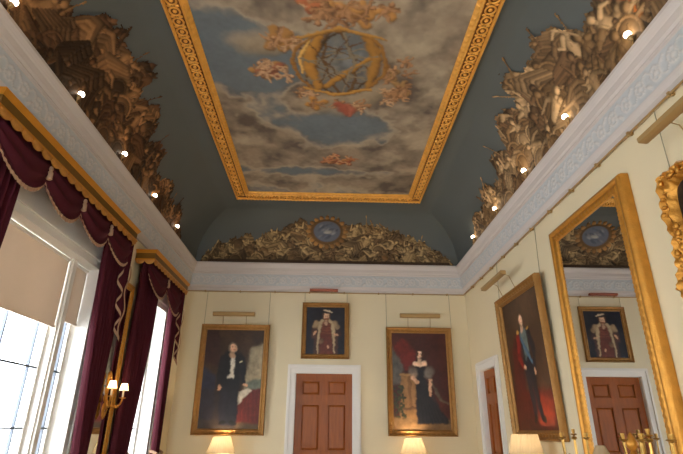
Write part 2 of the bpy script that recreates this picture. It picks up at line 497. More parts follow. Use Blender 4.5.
# ------------------------------------------------------------------ doors
def door(n, wd, ht, two, loc, rz, label):
    root = empty('door_%d' % n, loc, (0, 0, rz)); struct(root, label, 'door')
    def casing(m, t0, t1, d0, d1):
        m.box(-wd / 2 - t1, -wd / 2 - t0, -d1, d0, 0, ht + t1)
        m.box(wd / 2 + t0, wd / 2 + t1, -d1, d0, 0, ht + t1)
        m.box(-wd / 2 - t0, wd / 2 + t0, -d1, d0, ht + t0, ht + t1)
    m = MB()
    casing(m, 0, .10, .0, .035); casing(m, .10, .135, 0, .055); casing(m, .135, .16, 0, .028); casing(m, -.012, 0.0, .3, .015)
    m.build('door_frame', M['white'], root)
    # leaf: stiles, rails and raised fielded panels
    y0 = .06
    st = .115
    cols = [(-wd / 2 + .015 + st, -.075), (.075, wd / 2 - .015 - st)]
    rows = [(2.24, ht - .14), (1.22, 2.08), (.28, 1.02)]
    m = MB()
    m.box(-wd / 2 + .012, -wd / 2 + .015 + st, y0, y0 + .05, .01, ht - .012)
    m.box(wd / 2 - .015 - st, wd / 2 - .012, y0, y0 + .05, .01, ht - .012)
    m.box(-.075, .075, y0, y0 + .05, .01, ht - .012)
    for (a, b) in cols:
        zz = [.01, .28, 1.02, 1.22, 2.08, 2.24, ht - .14, ht - .012]
        for k in range(0, 8, 2): m.box(a, b, y0, y0 + .05, zz[k], zz[k + 1])
    leaf = m.build('door_leaf', M['mahogany'], root)
    if two: pass
    for (a, b) in cols:
        for (c, d) in rows:
            q = MB()
            q.box(a, b, y0 + .034, y0 + .048, c, d)
            # raised field: four sloping borders and a flat centre
            e = .055
            q.add([(a + .02, y0 + .034, c + .02), (b - .02, y0 + .034, c + .02), (b - .02, y0 + .034, d - .02), (a + .02, y0 + .034, d - .02),
                   (a + e, y0 + .014, c + e), (b - e, y0 + .014, c + e), (b - e, y0 + .014, d - e), (a + e, y0 + .014, d - e)],
                  [(0, 1, 5, 4), (1, 2, 6, 5), (2, 3, 7, 6), (3, 0, 4, 7), (4, 5, 6, 7)])
            for (u0, u1, v0, v1) in ((a, a + .016, c, d), (b - .016, b, c, d), (a, b, c, c + .016), (a, b, d - .016, d)):
                q.box(u0, u1, y0 + .006, y0 + .04, v0, v1)
            q.build('door_panel', M['mahogany'], root)
    kx = wd / 2 - .08
    h = MB(); h.lathe([(.0001, 0), (.03, .002), (.03, .012), (.012, .02), (.012, .04), (.03, .055), (.034, .07), (.024, .085), (.0001, .09)], 16)
    h.build('door_handle', M['brass'], root, 40, Matrix.Translation((kx, y0, 1.05)) @ Matrix.Rotation(PI / 2, 4, 'X'))
    MB().box(-wd / 2 - .3, wd / 2 + .3, .3, .32, 0, ht + .2).build('dark_backing', M['dark_canvas'], root)
    return root
door(1, 1.16, 2.67, True, (2.98, 0, 0), 0, 'panelled mahogany door in white frame on the end wall')
door(2, .93, 2.68, False, (W, -1.065, 0), -PI / 2, 'mahogany door in white frame beside the red portrait')

# ------------------------------------------------------------------ windows
def bars(m, u0, u1, z0, z1, us, zs, x, t=.010, d=.016):
    for u in us: m.box(x - d, x + d, u - t, u + t, z0, z1)
    for z in zs: m.box(x - d, x + d, u0, u1, z - t, z + t)

def light_opening(root, u0, u1, z0, z1, us, zs, x=-.20):
    """one glazed light: sash frame, glazing bars, pane"""
    m = MB(); w = .045
    m.box(x - .025, x + .025, u0, u0 + w, z0, z1); m.box(x - .025, x + .025, u1 - w, u1, z0, z1)
    m.box(x - .025, x + .025, u0 + w, u1 - w, z0, z0 + w); m.box(x - .025, x + .025, u0 + w, u1 - w, z1 - w, z1)
    f = m.build('window_sash', M['white'], root)
    b = MB(); bars(b, u0 + w, u1 - w, z0 + w, z1 - w, us, zs, x); b.build('glazing_bars', M['lead'], root)
    MB().box(x - .003, x + .003, u0 + w, u1 - w, z0 + w, z1 - w).build('pane', M['glass'], root)

def window(n, op, lights, mull, label):
    u0, u1, z0, z1 = op
    root = empty('window_%d' % n, (0, 0, 0)); struct(root, label, 'window')
    m = MB()
    # architrave on the room face
    for (a, b, d) in ((0, .09, .03), (.09, .13, .05)):
        m.box(.001, d, u0 - b, u0 - a, z0, z1 + b); m.box(.001, d, u1 + a, u1 + b, z0, z1 + b); m.box(.001, d, u0 - a, u1 + a, z1 + a, z1 + b)
    # reveal lining
    m.box(-.39, .03, u0, u0 + .012, z0, z1); m.box(-.39, .03, u1 - .012, u1, z0, z1); m.box(-.39, .03, u0, u1, z1 - .012, z1)
    m.box(.001, .02, u0 - .13, u1 + .13, z1 + .13, 4.18)
    m.build('window_frame', M['white'], root)
    MB().box(-.39, .10, u0 - .05, u1 + .05, z0 - .05, z0).build('window_sill', M['white'], root)
    for (a, b, nu, nz) in lights: light_opening(root, a, b, z0, z1 - .012, nu, nz)
    for (a, b) in mull:
        q = MB(); q.box(-.28, -.10, a, b, z0, z1 - .012); q.box(-.10, -.075, a + .03, b - .03, z0, z1 - .012)
        q.build('mullion', M['white'], root)
    return root
def added_window(n, op, label):  # plain window for the openings added behind the viewpoint
    root = empty('window_%d' % n, (0, 0, 0)); struct(root, label, 'window')
    u0, u1, z0, z1 = op
    f = MB(); w = .06
    f.box(u0, u0 + w, YN - .25, YN - .18, z0, z1); f.box(u1 - w, u1, YN - .25, YN - .18, z0, z1)
    f.box(u0 + w, u1 - w, YN - .25, YN - .18, z0, z0 + w); f.box(u0 + w, u1 - w, YN - .25, YN - .18, z1 - w, z1)
    for (a, b) in ((u0 - .13, u0), (u1, u1 + .13)): f.box(a, b, YN + .001, YN + .05, z0, z1 + .13)
    f.box(u0, u1, YN + .001, YN + .05, z1, z1 + .13)
    f.build('window_frame', M['white'], root)
    b = MB()
    for k in (1, 2): b.box(u0 + (u1 - u0) * k / 3 - .012, u0 + (u1 - u0) * k / 3 + .012, YN - .23, YN - .20, z0 + w, z1 - w)
    for z in (.97, 1.59, 2.21, 2.84): b.box(u0 + w, u1 - w, YN - .23, YN - .20, z - .012, z + .012)
    b.build('glazing_bars', M['white'], root)
    MB().box(u0 + w, u1 - w, YN - .218, YN - .212, z0 + w, z1 - w).build('pane', M['glass'], root)
added_window(4, ADDED_WIN4, 'unseen window added behind the viewpoint to light the end wall, toward the curtains')
added_window(5, ADDED_WIN5, 'unseen window added behind the viewpoint to light the end wall, toward the mirror')
ZZ = WIN1[3]
ZB = (.97, 1.59, 2.21, 2.84)
window(1, WIN1, [(-6.64, -6.29, (-6.46,), ZB), (-6.15, -4.60, (-5.95, -5.375, -4.80), ZB), (-4.46, -4.11, (-4.22,), ZB)], [(-6.29, -6.15), (-4.60, -4.46)], 'tall three light window with white mullions and lowered blinds')
window(2, WIN2, [(-2.425, -1.235, (-2.03, -1.63), ZB)], [], 'narrow bright window between the farthest curtains')
window(3, ADDED_WIN3, [(-9.435, -8.045, (-8.98, -8.5), ZB)], [], 'unseen window added in the left wall to light the room')

def roller_blind(u0, u1, zb, label):
    t = empty('roller_blind', (-.12, (u0 + u1) / 2, ZZ - .05), label=label, cat='blind', group='blinds in the three light window')
    w = (u1 - u0) / 2
    m = MB(); m.box(-.002, .002, -w, w, zb - ZZ + .05, 0); m.build('blind_cloth', M['blind'], t)
    MB().box(-.012, .012, -w, w, zb - ZZ + .03, zb - ZZ + .055).build('hem_bar', M['blind'], t)
    MB().tube([(0, -w, .005), (0, w, .005)], .022, 12).build('roller', M['white'], t, 40)
roller_blind(-6.14, -4.61, 2.68, 'wide beige roller blind lowered over the middle light')
roller_blind(-4.455, -4.125, 2.79, 'narrow beige roller blind on the light beside the far curtain')
roller_blind(-6.625, -6.285, 2.79, 'narrow beige roller blind behind the near curtain')

# ------------------------------------------------------------------ pelmets, swags, curtains
def pelmet(yn, yf, label):
    t = empty('gilt_pelmet', (.006, (yn + yf) / 2, 4.04), label=label, cat='pelmet', group='gilt pelmets over the windows')
    h = (yf - yn) / 2
    D = .30
    def path3(d, e=0):     # plan of the front face offset outward by e
        return [(.0, -h - e), (d + e, -h - e), (d + e, h + e), (0.0, h + e)]
    def band(name, mat, z0, z1, e0, e1, zz=None):
        m = MB()
        for (e, zlo, zhi) in ((0, z0, z1),):
            a = path3(D, e0); b = path3(D, e1)
            vs = [(x, y, z0) for x, y in a] + [(x, y, z1) for x, y in b]
            inn = [(x, y, z1) for x, y in path3(D, -.04)]; inn0 = [(x, y, z0) for x, y in path3(D, -.04)]
            m.add(vs, [(i, i + 1, i + 5, i + 4) for i in range(3)])
            m.add([(x, y, z1) for x, y in b] + inn, [(i, i + 1, i + 5, i + 4) for i in range(3)])
            m.add([(x, y, z0) for x, y in a] + inn0, [(i, i + 4, i + 5, i + 1) for i in range(3)])
        return m.build(name, mat, t)
    band('pelmet_board', M['pelmet'], 0, .105, 0, 0)
    band('top_moulding', M['pelmet_bright'], .105, .155, .005, .035)
    MB().box(0.001, D, -h, h, .12, .135).build('top_board', M['pelmet'], t)
    band('bottom_bead', M['pelmet_bright'], -.012, .012, .012, .012)
    # scalloped drops
    m = MB()
    def drop(px, py, dx, dy, w):
        pts = [(px - dx * w / 2, py - dy * w / 2, -.005)] + [(px + dx * w / 2 * math.cos(a), py + dy * w / 2 * math.cos(a), -.03 - .075 * math.sin(a)) for a in np.linspace(PI, 2 * PI, 9)[::-1] * -1] 
        n = 9
        ring = []
        for k in range(n):
            a = PI * k / (n - 1)
            ring.append((px - dx * w * .48 * math.cos(a), py - dy * w * .48 * math.cos(a), -.015 - .06 * math.sin(a)))
        nx_, ny_ = dy, -dx
        top = [(px - dx * w * .48, py - dy * w * .48, .0), (px + dx * w * .48, py + dy * w * .48, .0)]
        outl = [top[0]] + ring + [top[1]]
        c = (px + nx_ * .02, py + ny_ * .02, -.02)
        vs = outl + [c]
        L_ = len(outl)
        m.add(vs, [(i, i + 1, L_) for i in range(L_ - 1)] + [(L_ - 1, 0, L_)])
        m.add([(x - nx_ * .012, y - ny_ * .012, z) for x, y, z in outl], [tuple(range(L_))])
    n = max(3, round(2 * h / .165))
    for k in range(n): drop(D + .006, -h + (k + .5) * 2 * h / n, 0, 1, 2 * h / n)
    for k in range(2):
        drop(.075 + k * .15, -h - .006, 1, 0, .15)
        drop(.075 + k * .15, h + .006, -1, 0, .15)
    m.build('scalloped_edge', M['scallop'], t, 50)
    return t
pelmet(-6.95, -3.80, 'long gilt pelmet with scalloped edge over the wide window')
pelmet(-2.99, -1.03, 'short gilt pelmet with scalloped edge near the room corner')

def swag(yc, w, sag, label, group, side=0):
    """a draped half moon of velvet with a fringed hem"""
    t = empty('curtain_swag', (.02, yc, 4.06), label=label, cat='curtain swag', group=group)
    hw = w / 2
    def fn(u, v):
        s = 2 * u - 1
        drop = .25 + (sag - .25) * max(0, math.cos(s * PI / 2)) ** .75
        z = -v * drop + .05 * (1 - v)
        belly = math.sin(v * PI * .85)
        x = .20 + .075 * belly * math.cos(s * PI / 2) ** .6 + .020 * math.sin(v * 20 + abs(s) * 2.0) * (1 - .5 * abs(s)) * (v ** .5)
        y = s * hw * (1 + .03 * math.sin(v * PI))
        return (x, y, z)
    MB().grid(fn, 37, 31).build('swag_drape', M['velvet'], t, 180)
    def fr(u, v):
        a = fn(u, 1)
        d = (.042 * math.cos((2 * u - 1) * PI / 2) ** .3) if 0 < u < 1 else .02
        jag = .006 * math.sin(u * 150)
        return (a[0] + .012 + .004 * math.sin(u * 90), a[1], a[2] + .018 - v * (d + jag))
    MB().grid(fr, 61, 3).build('swag_fringe', M['fringe'], t, 180)
    if side:
        k = MB(); yy = side * hw
        k.lathe([(.001, .0), (.018, -.01), (.022, -.035), (.014, -.055), (.026, -.07), (.03, -.14), (.02, -.15), (.001, -.15)], 10, (.235, yy, -.06))
        k.build('tassel', M['fringe'], t, 40)
G1 = 'velvet swags under the long pelmet'
for k, (lb, sd) in enumerate((('maroon swag nearest the picture edge under the long pelmet', 1), ('second maroon swag under the long pelmet, above the wide blind', 1),
                              ('third maroon swag under the long pelmet, above the white mullion', 1), ('last maroon swag of the long pelmet, beside the pier mirror', 0))):
    swag(-6.375 + .75 * k, .76, .46, lb, G1, sd)
G2 = 'velvet swags under the short pelmet'
swag(-2.48, .94, .50, 'maroon swag at the pier mirror end of the short pelmet', G2, 1)
swag(-1.55, .94, .58, 'maroon fringed swag at the room corner end of the short pelmet', G2)

def jabot(yc, label, w=.26, x=.30, length=1.15, flip=1):
    """zigzag tail hanging at the end of the swags"""
    t = empty('curtain_tail', (0, yc, 4.02), label=label, cat='curtain tail', group='zigzag tails beside the curtains')
    def fn(u, v):
        s = u
        L = .45 + (length - .45) * (s if flip > 0 else 1 - s)
        return (x - .02 + .03 * math.cos(u * PI * 6), (u - .5) * w, -v * L)
    MB().grid(fn, 37, 12).build('tail_cloth', M['velvet'], t, 180)
    def fr(u, v):
        a = fn(u, 1)
        return (a[0] + .015, a[1] + .022 * math.cos(u * PI * 6), a[2] + .03 - v * .055)
    MB().grid(fr, 61, 3).build('tail_fringe', M['fringe'], t, 180)
    # fringed leading edge, waving down the tail
    m = MB()
    pts = []
    ed = .5 * flip * w
    n = 30
    vs = []; fs = []
    for i in range(n + 1):
        q = i / n
        z = -.35 - q * (length - .35)
        wv = .05 * math.sin(q * 13)
        for e in (-.022, .022): vs.append((x + .03, ed * .7 + wv + e, z))
    fs = [(2 * i, 2 * i + 1, 2 * i + 3, 2 * i + 2) for i in range(n)]
    m.add(vs, fs); m.build('edge_fringe', M['fringe'], t, 180)
jabot(-3.88, 'maroon tail with wavy cream fringe beside the pier mirror', .24, .26, 1.35)
jabot(-1.16, 'maroon tail with wavy cream fringe at the room corner', .22, .27, 1.35)

def curtain(yt0, yt1, yb0, yb1, label, x=.17, pleats=9, tie=None, gather=None):
    """pleated panel from the pelmet to the floor; yt.. at the top, yb.. at tie height z=1.2"""
    t = empty('velvet_curtain', (0, (yt0 + yt1) / 2, .02), label=label, cat='curtain', group='maroon velvet curtains')
    c = (yt0 + yt1) / 2
    zt = 4.10
    def edges(z):
        q = min(1, max(0, (zt - z) / (zt - 1.2)))
        q = q ** 1.6
        if z < 1.2:
            k = (1.2 - z) / 1.2
            wd = (yb1 - yb0) * (1 + .35 * k); m_ = (yb0 + yb1) / 2
            return m_ - wd / 2, m_ + wd / 2
        return yt0 + (yb0 - yt0) * q, yt1 + (yb1 - yt1) * q
    def fn(u, v):
        z = zt - v * (zt - .03)
        a, b = edges(z)
        amp = .035 + .012 * math.sin(3 * u + 2 * v)
        return (x + amp * math.sin(u * PI * 2 * pleats + .5 * math.sin(v * 5)) + .01 * math.sin(u * 47), a + u * (b - a) - c + .006 * math.sin(u * 31 + v * 9), z - .02)
    MB().grid(fn, pleats * 12 + 1, 30).build('curtain_cloth', M['velvet'], t, 180)
    a, b = edges(1.2)
    m = MB()
    m.tube([(x - .055, a - c - .02, 1.24), (x + .06, a - c - .015, 1.2), (x + .07, (a + b) / 2 - c, 1.16), (x + .06, b - c + .015, 1.2), (x - .055, b - c + .02, 1.26)], .022, 8)
    m.build('tie_back', M['fringe'], t, 40)
curtain(-6.98, -6.24, -6.98, -6.50, 'maroon curtain at the near side of the wide window', .17, 7)
curtain(-4.40, -3.64, -4.12, -3.80, 'maroon curtain on the far side of the wide window', .17, 7)
curtain(-2.97, -2.06, -2.98, -2.36, 'maroon curtain between the pier mirror and the narrow window', .13, 9)
curtain(-1.46, -1.04, -1.32, -1.02, 'maroon curtain in the room corner beside the narrow window', .17, 6)

# ------------------------------------------------------------------ frames
def sweep_frame(m, w, h, prof, carve=None, step=.03, carve2=None):
    """prof: list of (inset from the outer edge, height off the wall); local frame: x right, z up from 0, front toward -y.
    carve: index -> function(s) giving extra height"""
    corners = lambda i: [(-w / 2 + i, i), (w / 2 - i, i), (w / 2 - i, h - i), (-w / 2 + i, h - i)]
    for k in range(4):
        Ls = w if k % 2 == 0 else h
        n = max(2, int(Ls / step)) if carve else 2
        vs = []
        for a in range(n + 1):
            q = a / n
            for j, (i, d) in enumerate(prof):
                cs = corners(i)
                p0, p1 = cs[k], cs[(k + 1) % 4]
                x = p0[0] + (p1[0] - p0[0]) * q; z = p0[1] + (p1[1] - p0[1]) * q
                e = carve[j](q * Ls) if carve and carve.get(j) and 0 < a < n else 0
                vs.append((x, -(d + e), z))
        np_ = len(prof)
        fs = [(a * np_ + j, (a + 1) * np_ + j, (a + 1) * np_ + j + 1, a * np_ + j + 1) for a in range(n) for j in range(np_ - 1)]
        m.add(vs, fs)
    return m

def frame_mesh(w, h, fw, depth, style='plain'):
    m = MB()
    if style == 'plain':
        prof = [(0, 0), (0, depth * .75), (fw * .10, depth), (fw * .22, depth * .95), (fw * .34, depth * .62), (fw * .60, depth * .5), (fw * .72, depth * .62), (fw * .82, depth * .6), (fw * .9, depth * .35), (fw, depth * .3), (fw, 0.002)]
        car = {2: lambda s: .003 * math.sin(s * 110), 5: lambda s: .004 * math.sin(s * 60), 6: lambda s: .003 * math.sin(s * 140)}
        return sweep_frame(m, w, h, prof, car, .018)
    # flat fronted: smooth outer roll, groove, carved inner band level with the glass
    prof = [(0, 0), (0, depth * .6), (fw * .05, depth * .84), (fw * .14, depth * .98), (fw * .24, depth), (fw * .36, depth * .95), (fw * .44, depth * .80), (fw * .50, depth * .79),
            (fw * .56, depth * .86), (fw * .68, depth * .90), (fw * .80, depth * .88), (fw * .88, depth * .84), (fw * .94, depth * .86), (fw, depth * .76), (fw, .002)]
    car = {9: lambda s: .005 * math.sin(s * 75), 10: lambda s: .006 * math.sin(s * 75 + 1.5), 11: lambda s: .004 * math.sin(s * 75 + 3), 12: lambda s: .004 * math.sin(s * 130)}
    return sweep_frame(m, w, h, prof, car, .016)

# ------------------------------------------------------------------ portraits
def face(p, x, y, r, hair, beard=None, skin=(232, 186, 150), look=0):
    p.cap(x, y - r * 1.1, r * .55, x, y - r * 1.9, r * .7, tuple(k * .8 for k in skin), .4)
    p.ell(x, y, r * 1.22, r * 1.42, hair, 0, .4)
    p.ell(x + look * r * .12, y - r * .12, r * .86, r * 1.16, skin, 0, .45, lx=-.5, ly=.4)
    for sx in (-1, 1):
        p.ell(x + sx * r * .34 + look * r * .15, y + r * .05, r * .15, r * .09, (52, 34, 26), 0, 0)
        p.cap(x + sx * r * .18 + look * r * .15, y + r * .28, r * .06, x + sx * r * .5 + look * r * .15, y + r * .26, r * .05, (96, 62, 42), 0)
        p.ell(x + sx * r * .5, y - r * .42, r * .22, r * .18, (214, 140, 112), 0, .1, op=.6)
    p.cap(x + look * r * .18, y + r * .1, r * .07, x + look * r * .24, y - r * .3, r * .13, (222, 172, 138), .3)
    p.cap(x - r * .22 + look * r * .15, y - r * .66, r * .07, x + r * .22 + look * r * .15, y - r * .66, r * .07, (150, 72, 60), .2)
    if beard:
        p.cap(x - r * .5, y - r * .75, r * .3, x + r * .5, y - r * .75, r * .3, beard, .3)
        p.cap(x - r * .22, y - r * .6, r * .05, x + r * .22, y - r * .6, r * .05, (150, 72, 60), .1)

def hand(p, x, y, r, an, skin=(204, 156, 122)):
    p.ell(x, y, r, r * .75, skin, an, .4)
    for k in range(4):
        a = an + (k - 1.5) * .28
        p.cap(x + r * .6 * math.cos(a), y + r * .6 * math.sin(a), r * .24, x + r * (1.7 - .12 * abs(k - 1.4)) * math.cos(a), y + r * (1.7 - .12 * abs(k - 1.4)) * math.sin(a), r * .17, skin, .4)
    p.cap(x, y, r * .3, x + r * 1.1 * math.cos(an + 1.1), y + r * 1.1 * math.sin(an + 1.1), r * .2, skin, .4)

def bgpaint(p, a, b, cell, seed):
    n = fbm(p.ny, p.nx, cell, seed)[..., None]
    p.c = s2l(a) * (1 - n) + s2l(b) * n

def statesman(p, w, h):
    bgpaint(p, (34, 24, 18), (84, 60, 42), 40, 3)
    p.poly([(.00, 0), (.26 * w, 0), (.22 * w, h * .52), (0, h * .62)], (42, 44, 62), 14, .3, 2)
    p.poly([(.70 * w, .36 * h), (w, .36 * h), (w, .86 * h), (.78 * w, .8 * h)], (146, 134, 108), 12, .35, 5)
    p.poly([(.72 * w, .36 * h), (w, .36 * h), (w, .5 * h), (.74 * w, .46 * h)], (96, 104, 92), 8, .3, 8)
    p.poly([(.0, .66 * h), (.30 * w, .60 * h), (.22 * w, h), (0, h)], (58, 34, 28), 12, .3, 9)
    p.poly([(0, 0), (w, 0), (w, .07 * h), (0, .09 * h)], (82, 64, 44), 5, .3, 4)
    p.poly([(0, 0), (.62 * w, 0), (.60 * w, .34 * h), (.0, .40 * h)], (40, 34, 36), 14, .4, 6, op=.7)
    # red table cloth with folds, papers on it
    p.poly([(.58 * w, .06 * h), (w, .05 * h), (w, .40 * h), (.60 * w, .37 * h)], (92, 30, 22), 7, .35, 3)
    for k in range(6): p.cap((.62 + .065 * k) * w, .35 * h, .012, (.60 + .075 * k) * w, .08 * h, .03, (72, 20, 16), .6, op=.6)
    p.poly([(.58 * w, .35 * h), (.78 * w, .40 * h), (.86 * w, .37 * h), (.68 * w, .27 * h), (.60 * w, .22 * h)], (186, 178, 160), 2, .12, 2)
    # legs, tail coat
    p.cap(.42 * w, .46 * h, .14, .41 * w, .07 * h, .09, (30, 30, 40), .5); p.cap(.53 * w, .46 * h, .14, .55 * w, .07 * h, .09, (26, 26, 34), .5)
    p.cap(.42 * w, .06 * h, .045, .36 * w, .045 * h, .035, (16, 14, 14), .4); p.cap(.55 * w, .06 * h, .045, .60 * w, .045 * h, .035, (16, 14, 14), .4)
    p.cap(.48 * w, .70 * h, .19, .48 * w, .47 * h, .18, (22, 22, 26), .5)
    p.cap(.34 * w, .70 * h, .085, .30 * w, .53 * h, .07, (24, 24, 28), .6); p.cap(.30 * w, .53 * h, .07, .29 * w, .44 * h, .05, (24, 24, 28), .6)
    p.cap(.61 * w, .70 * h, .085, .68 * w, .56 * h, .07, (22, 22, 26), .6); p.cap(.68 * w, .56 * h, .07, .70 * w, .47 * h, .05, (22, 22, 26), .6)
    p.poly([(.42 * w, .73 * h), (.53 * w, .73 * h), (.53 * w, .50 * h), (.43 * w, .49 * h)], (226, 220, 206), 2, .1, 3)
    p.cap(.48 * w, .73 * h, .035, .47 * w, .65 * h, .03, (222, 218, 206), .3)
    p.cap(.405 * w, .73 * h, .055, .415 * w, .55 * h, .05, (20, 20, 24), .5); p.cap(.56 * w, .73 * h, .055, .555 * w, .55 * h, .05, (20, 20, 24), .5)
    p.ell(.63 * w, .66 * h, .025, .025, (206, 196, 160), 0, .3)
    hand(p, .29 * w, .41 * h, .036, -1.6); hand(p, .72 * w, .435 * h, .036, -.5)
    face(p, .48 * w, .81 * h, .076, (120, 104, 88), look=1)

def lady(p, w, h):
    bgpaint(p, (38, 14, 12), (84, 34, 24), 40, 13)
    p.poly([(0, .44 * h), (.16 * w, .46 * h), (.20 * w, .70 * h), (0, .86 * h)], (88, 84, 78), 12, .5, 2)
    p.poly([(.02 * w, h * .84), (.20 * w, .95 * h), (.44 * w, .80 * h), (.38 * w, .66 * h), (.24 * w, .60 * h)], (98, 28, 20), 10, .35, 4)
    for k in range(6): p.cap((.10 + .05 * k) * w, (.9 - .02 * k) * h, .02, (.26 + .03 * k) * w, (.62 + .03 * k) * h, .04, (108, 32, 22), .7, op=.5)
    # stone balustrade
    p.poly([(.10 * w, .08 * h), (.48 * w, .08 * h), (.50 * w, .56 * h), (.16 * w, .56 * h)], (142, 104, 64), 5, .2, 7)
    p.cap(.12 * w, .21 * h, .025, .48 * w, .21 * h, .025, (104, 72, 44), .4); p.cap(.14 * w, .55 * h, .022, .5 * w, .56 * h, .022, (160, 120, 76), .4)
    p.cap(.30 * w, .24 * h, .03, .30 * w, .52 * h, .03, (116, 82, 50), .4)
    for k in range(60):
        a = rs.rand(3)
        p.ell((.0 + .2 * a[0]) * w, (.06 + .38 * a[1]) * h, .045, .018, (36 + 24 * a[2], 42 + 20 * a[2], 28), a[2] * 6, .4)
    p.poly([(0, 0), (w, 0), (w, .1 * h), (0, .12 * h)], (128, 96, 60), 5, .3, 4)
    # black gown with train
    p.poly([(.42 * w, .52 * h), (.58 * w, .52 * h), (.66 * w, .34 * h), (.94 * w, .12 * h), (.97 * w, .06 * h), (.40 * w, .06 * h), (.40 * w, .34 * h)], (20, 18, 22), 3, .5, 3)
    for k in range(8): p.cap((.44 + .02 * k) * w, .5 * h, .02, (.42 + .07 * k) * w, .08 * h, .03, (30, 28, 32), .8, op=.6)
    p.cap(.50 * w, .66 * h, .12, .50 * w, .53 * h, .085, (20, 18, 22), .5)
    p.cap(.40 * w, .67 * h, .045, .60 * w, .67 * h, .045, (240, 200, 168), .3)
    # full gauze sleeves
    p.ell(.37 * w, .58 * h, .085, .12, (118, 108, 98), .3, .5, .3, op=.75); p.ell(.66 * w, .58 * h, .09, .13, (120, 112, 102), -.3, .5, .3, op=.75)
    p.cap(.36 * w, .52 * h, .04, .44 * w, .48 * h, .032, (206, 164, 132), .4); p.cap(.68 * w, .50 * h, .04, .66 * w, .38 * h, .03, (206, 164, 132), .4)
    hand(p, .45 * w, .48 * h, .03, .2); hand(p, .655 * w, .36 * h, .03, -1.7)
    p.path([(.70 * w, .48 * h), (.78 * w, .38 * h), (.86 * w, .30 * h), (.97 * w, .26 * h)], [.02, .03, .035, .03], (84, 74, 62), .5, op=.8)
    p.cap(.5 * w, .71 * h, .035, .5 * w, .68 * h, .05, (222, 182, 150), .3)
    face(p, .50 * w, .775 * h, .068, (72, 40, 24), skin=(240, 198, 164), look=-1)
    for sx in (-1, 1): p.ell(.50 * w + sx * .062, .775 * h, .03, .055, (72, 40, 24), 0, .4)

def robed(p, w, h):
    """a broad sitter in a red robe with pale fur"""
    bgpaint(p, (16, 18, 26), (34, 34, 44), 20, 23)
    p.poly([(.2 * w, 0), (.84 * w, 0), (.80 * w, .52 * h), (.70 * w, .72 * h), (.32 * w, .72 * h), (.22 * w, .5 * h)], (66, 40, 34), 2, .3, 3)
    p.cap(.26 * w, .62 * h, .075, .20 * w, .40 * h, .065, (70, 42, 34), .6); p.cap(.76 * w, .62 * h, .075, .84 * w, .44 * h, .065, (60, 36, 32), .6)
    p.poly([(.40 * w, .72 * h), (.63 * w, .72 * h), (.66 * w, .36 * h), (.70 * w, 0), (.34 * w, 0), (.37 * w, .36 * h)], (100, 46, 32), 3, .4, 5)
    for k in range(6):
        p.cap(.38 * w, (.66 - .055 * k) * h, .007, .66 * w, (.66 - .055 * k) * h, .007, (140, 92, 58), .4, op=.35)
    p.cap(.36 * w, .37 * h, .02, .67 * w, .37 * h, .02, (84, 38, 26), .5)
    p.path([(.43 * w, .74 * h), (.33 * w, .62 * h), (.33 * w, .40 * h), (.31 * w, .02 * h)], [.025, .042, .030, .012], (176, 154, 120), .5)
    p.path([(.60 * w, .74 * h), (.71 * w, .62 * h), (.70 * w, .40 * h), (.74 * w, .02 * h)], [.025, .042, .030, .012], (170, 148, 114), .5)
    p.path([(.27 * w, .66 * h), (.22 * w, .58 * h)], .05, (150, 126, 94), .5); p.path([(.76 * w, .66 * h), (.80 * w, .58 * h)], .05, (144, 120, 90), .5)
    hand(p, .20 * w, .42 * h, .032, 1.2); hand(p, .78 * w, .42 * h, .032, 3.0); hand(p, .56 * w, .16 * h, .03, -1.2)
    p.ell(.40 * w, .27 * h, .05, .05, (112, 84, 62), 0, .6)
    face(p, .51 * w, .80 * h, .072, (92, 58, 36), (120, 76, 46))
    p.cap(.42 * w, .895 * h, .022, .61 * w, .895 * h, .022, (30, 24, 24), .3); p.ell(.51 * w, .91 * h, .085, .034, (36, 28, 28), 0, .4)
    p.path([(.45 * w, .935 * h), (.58 * w, .93 * h), (.67 * w, .88 * h)], [.014, .02, .012], (206, 186, 156), .4)

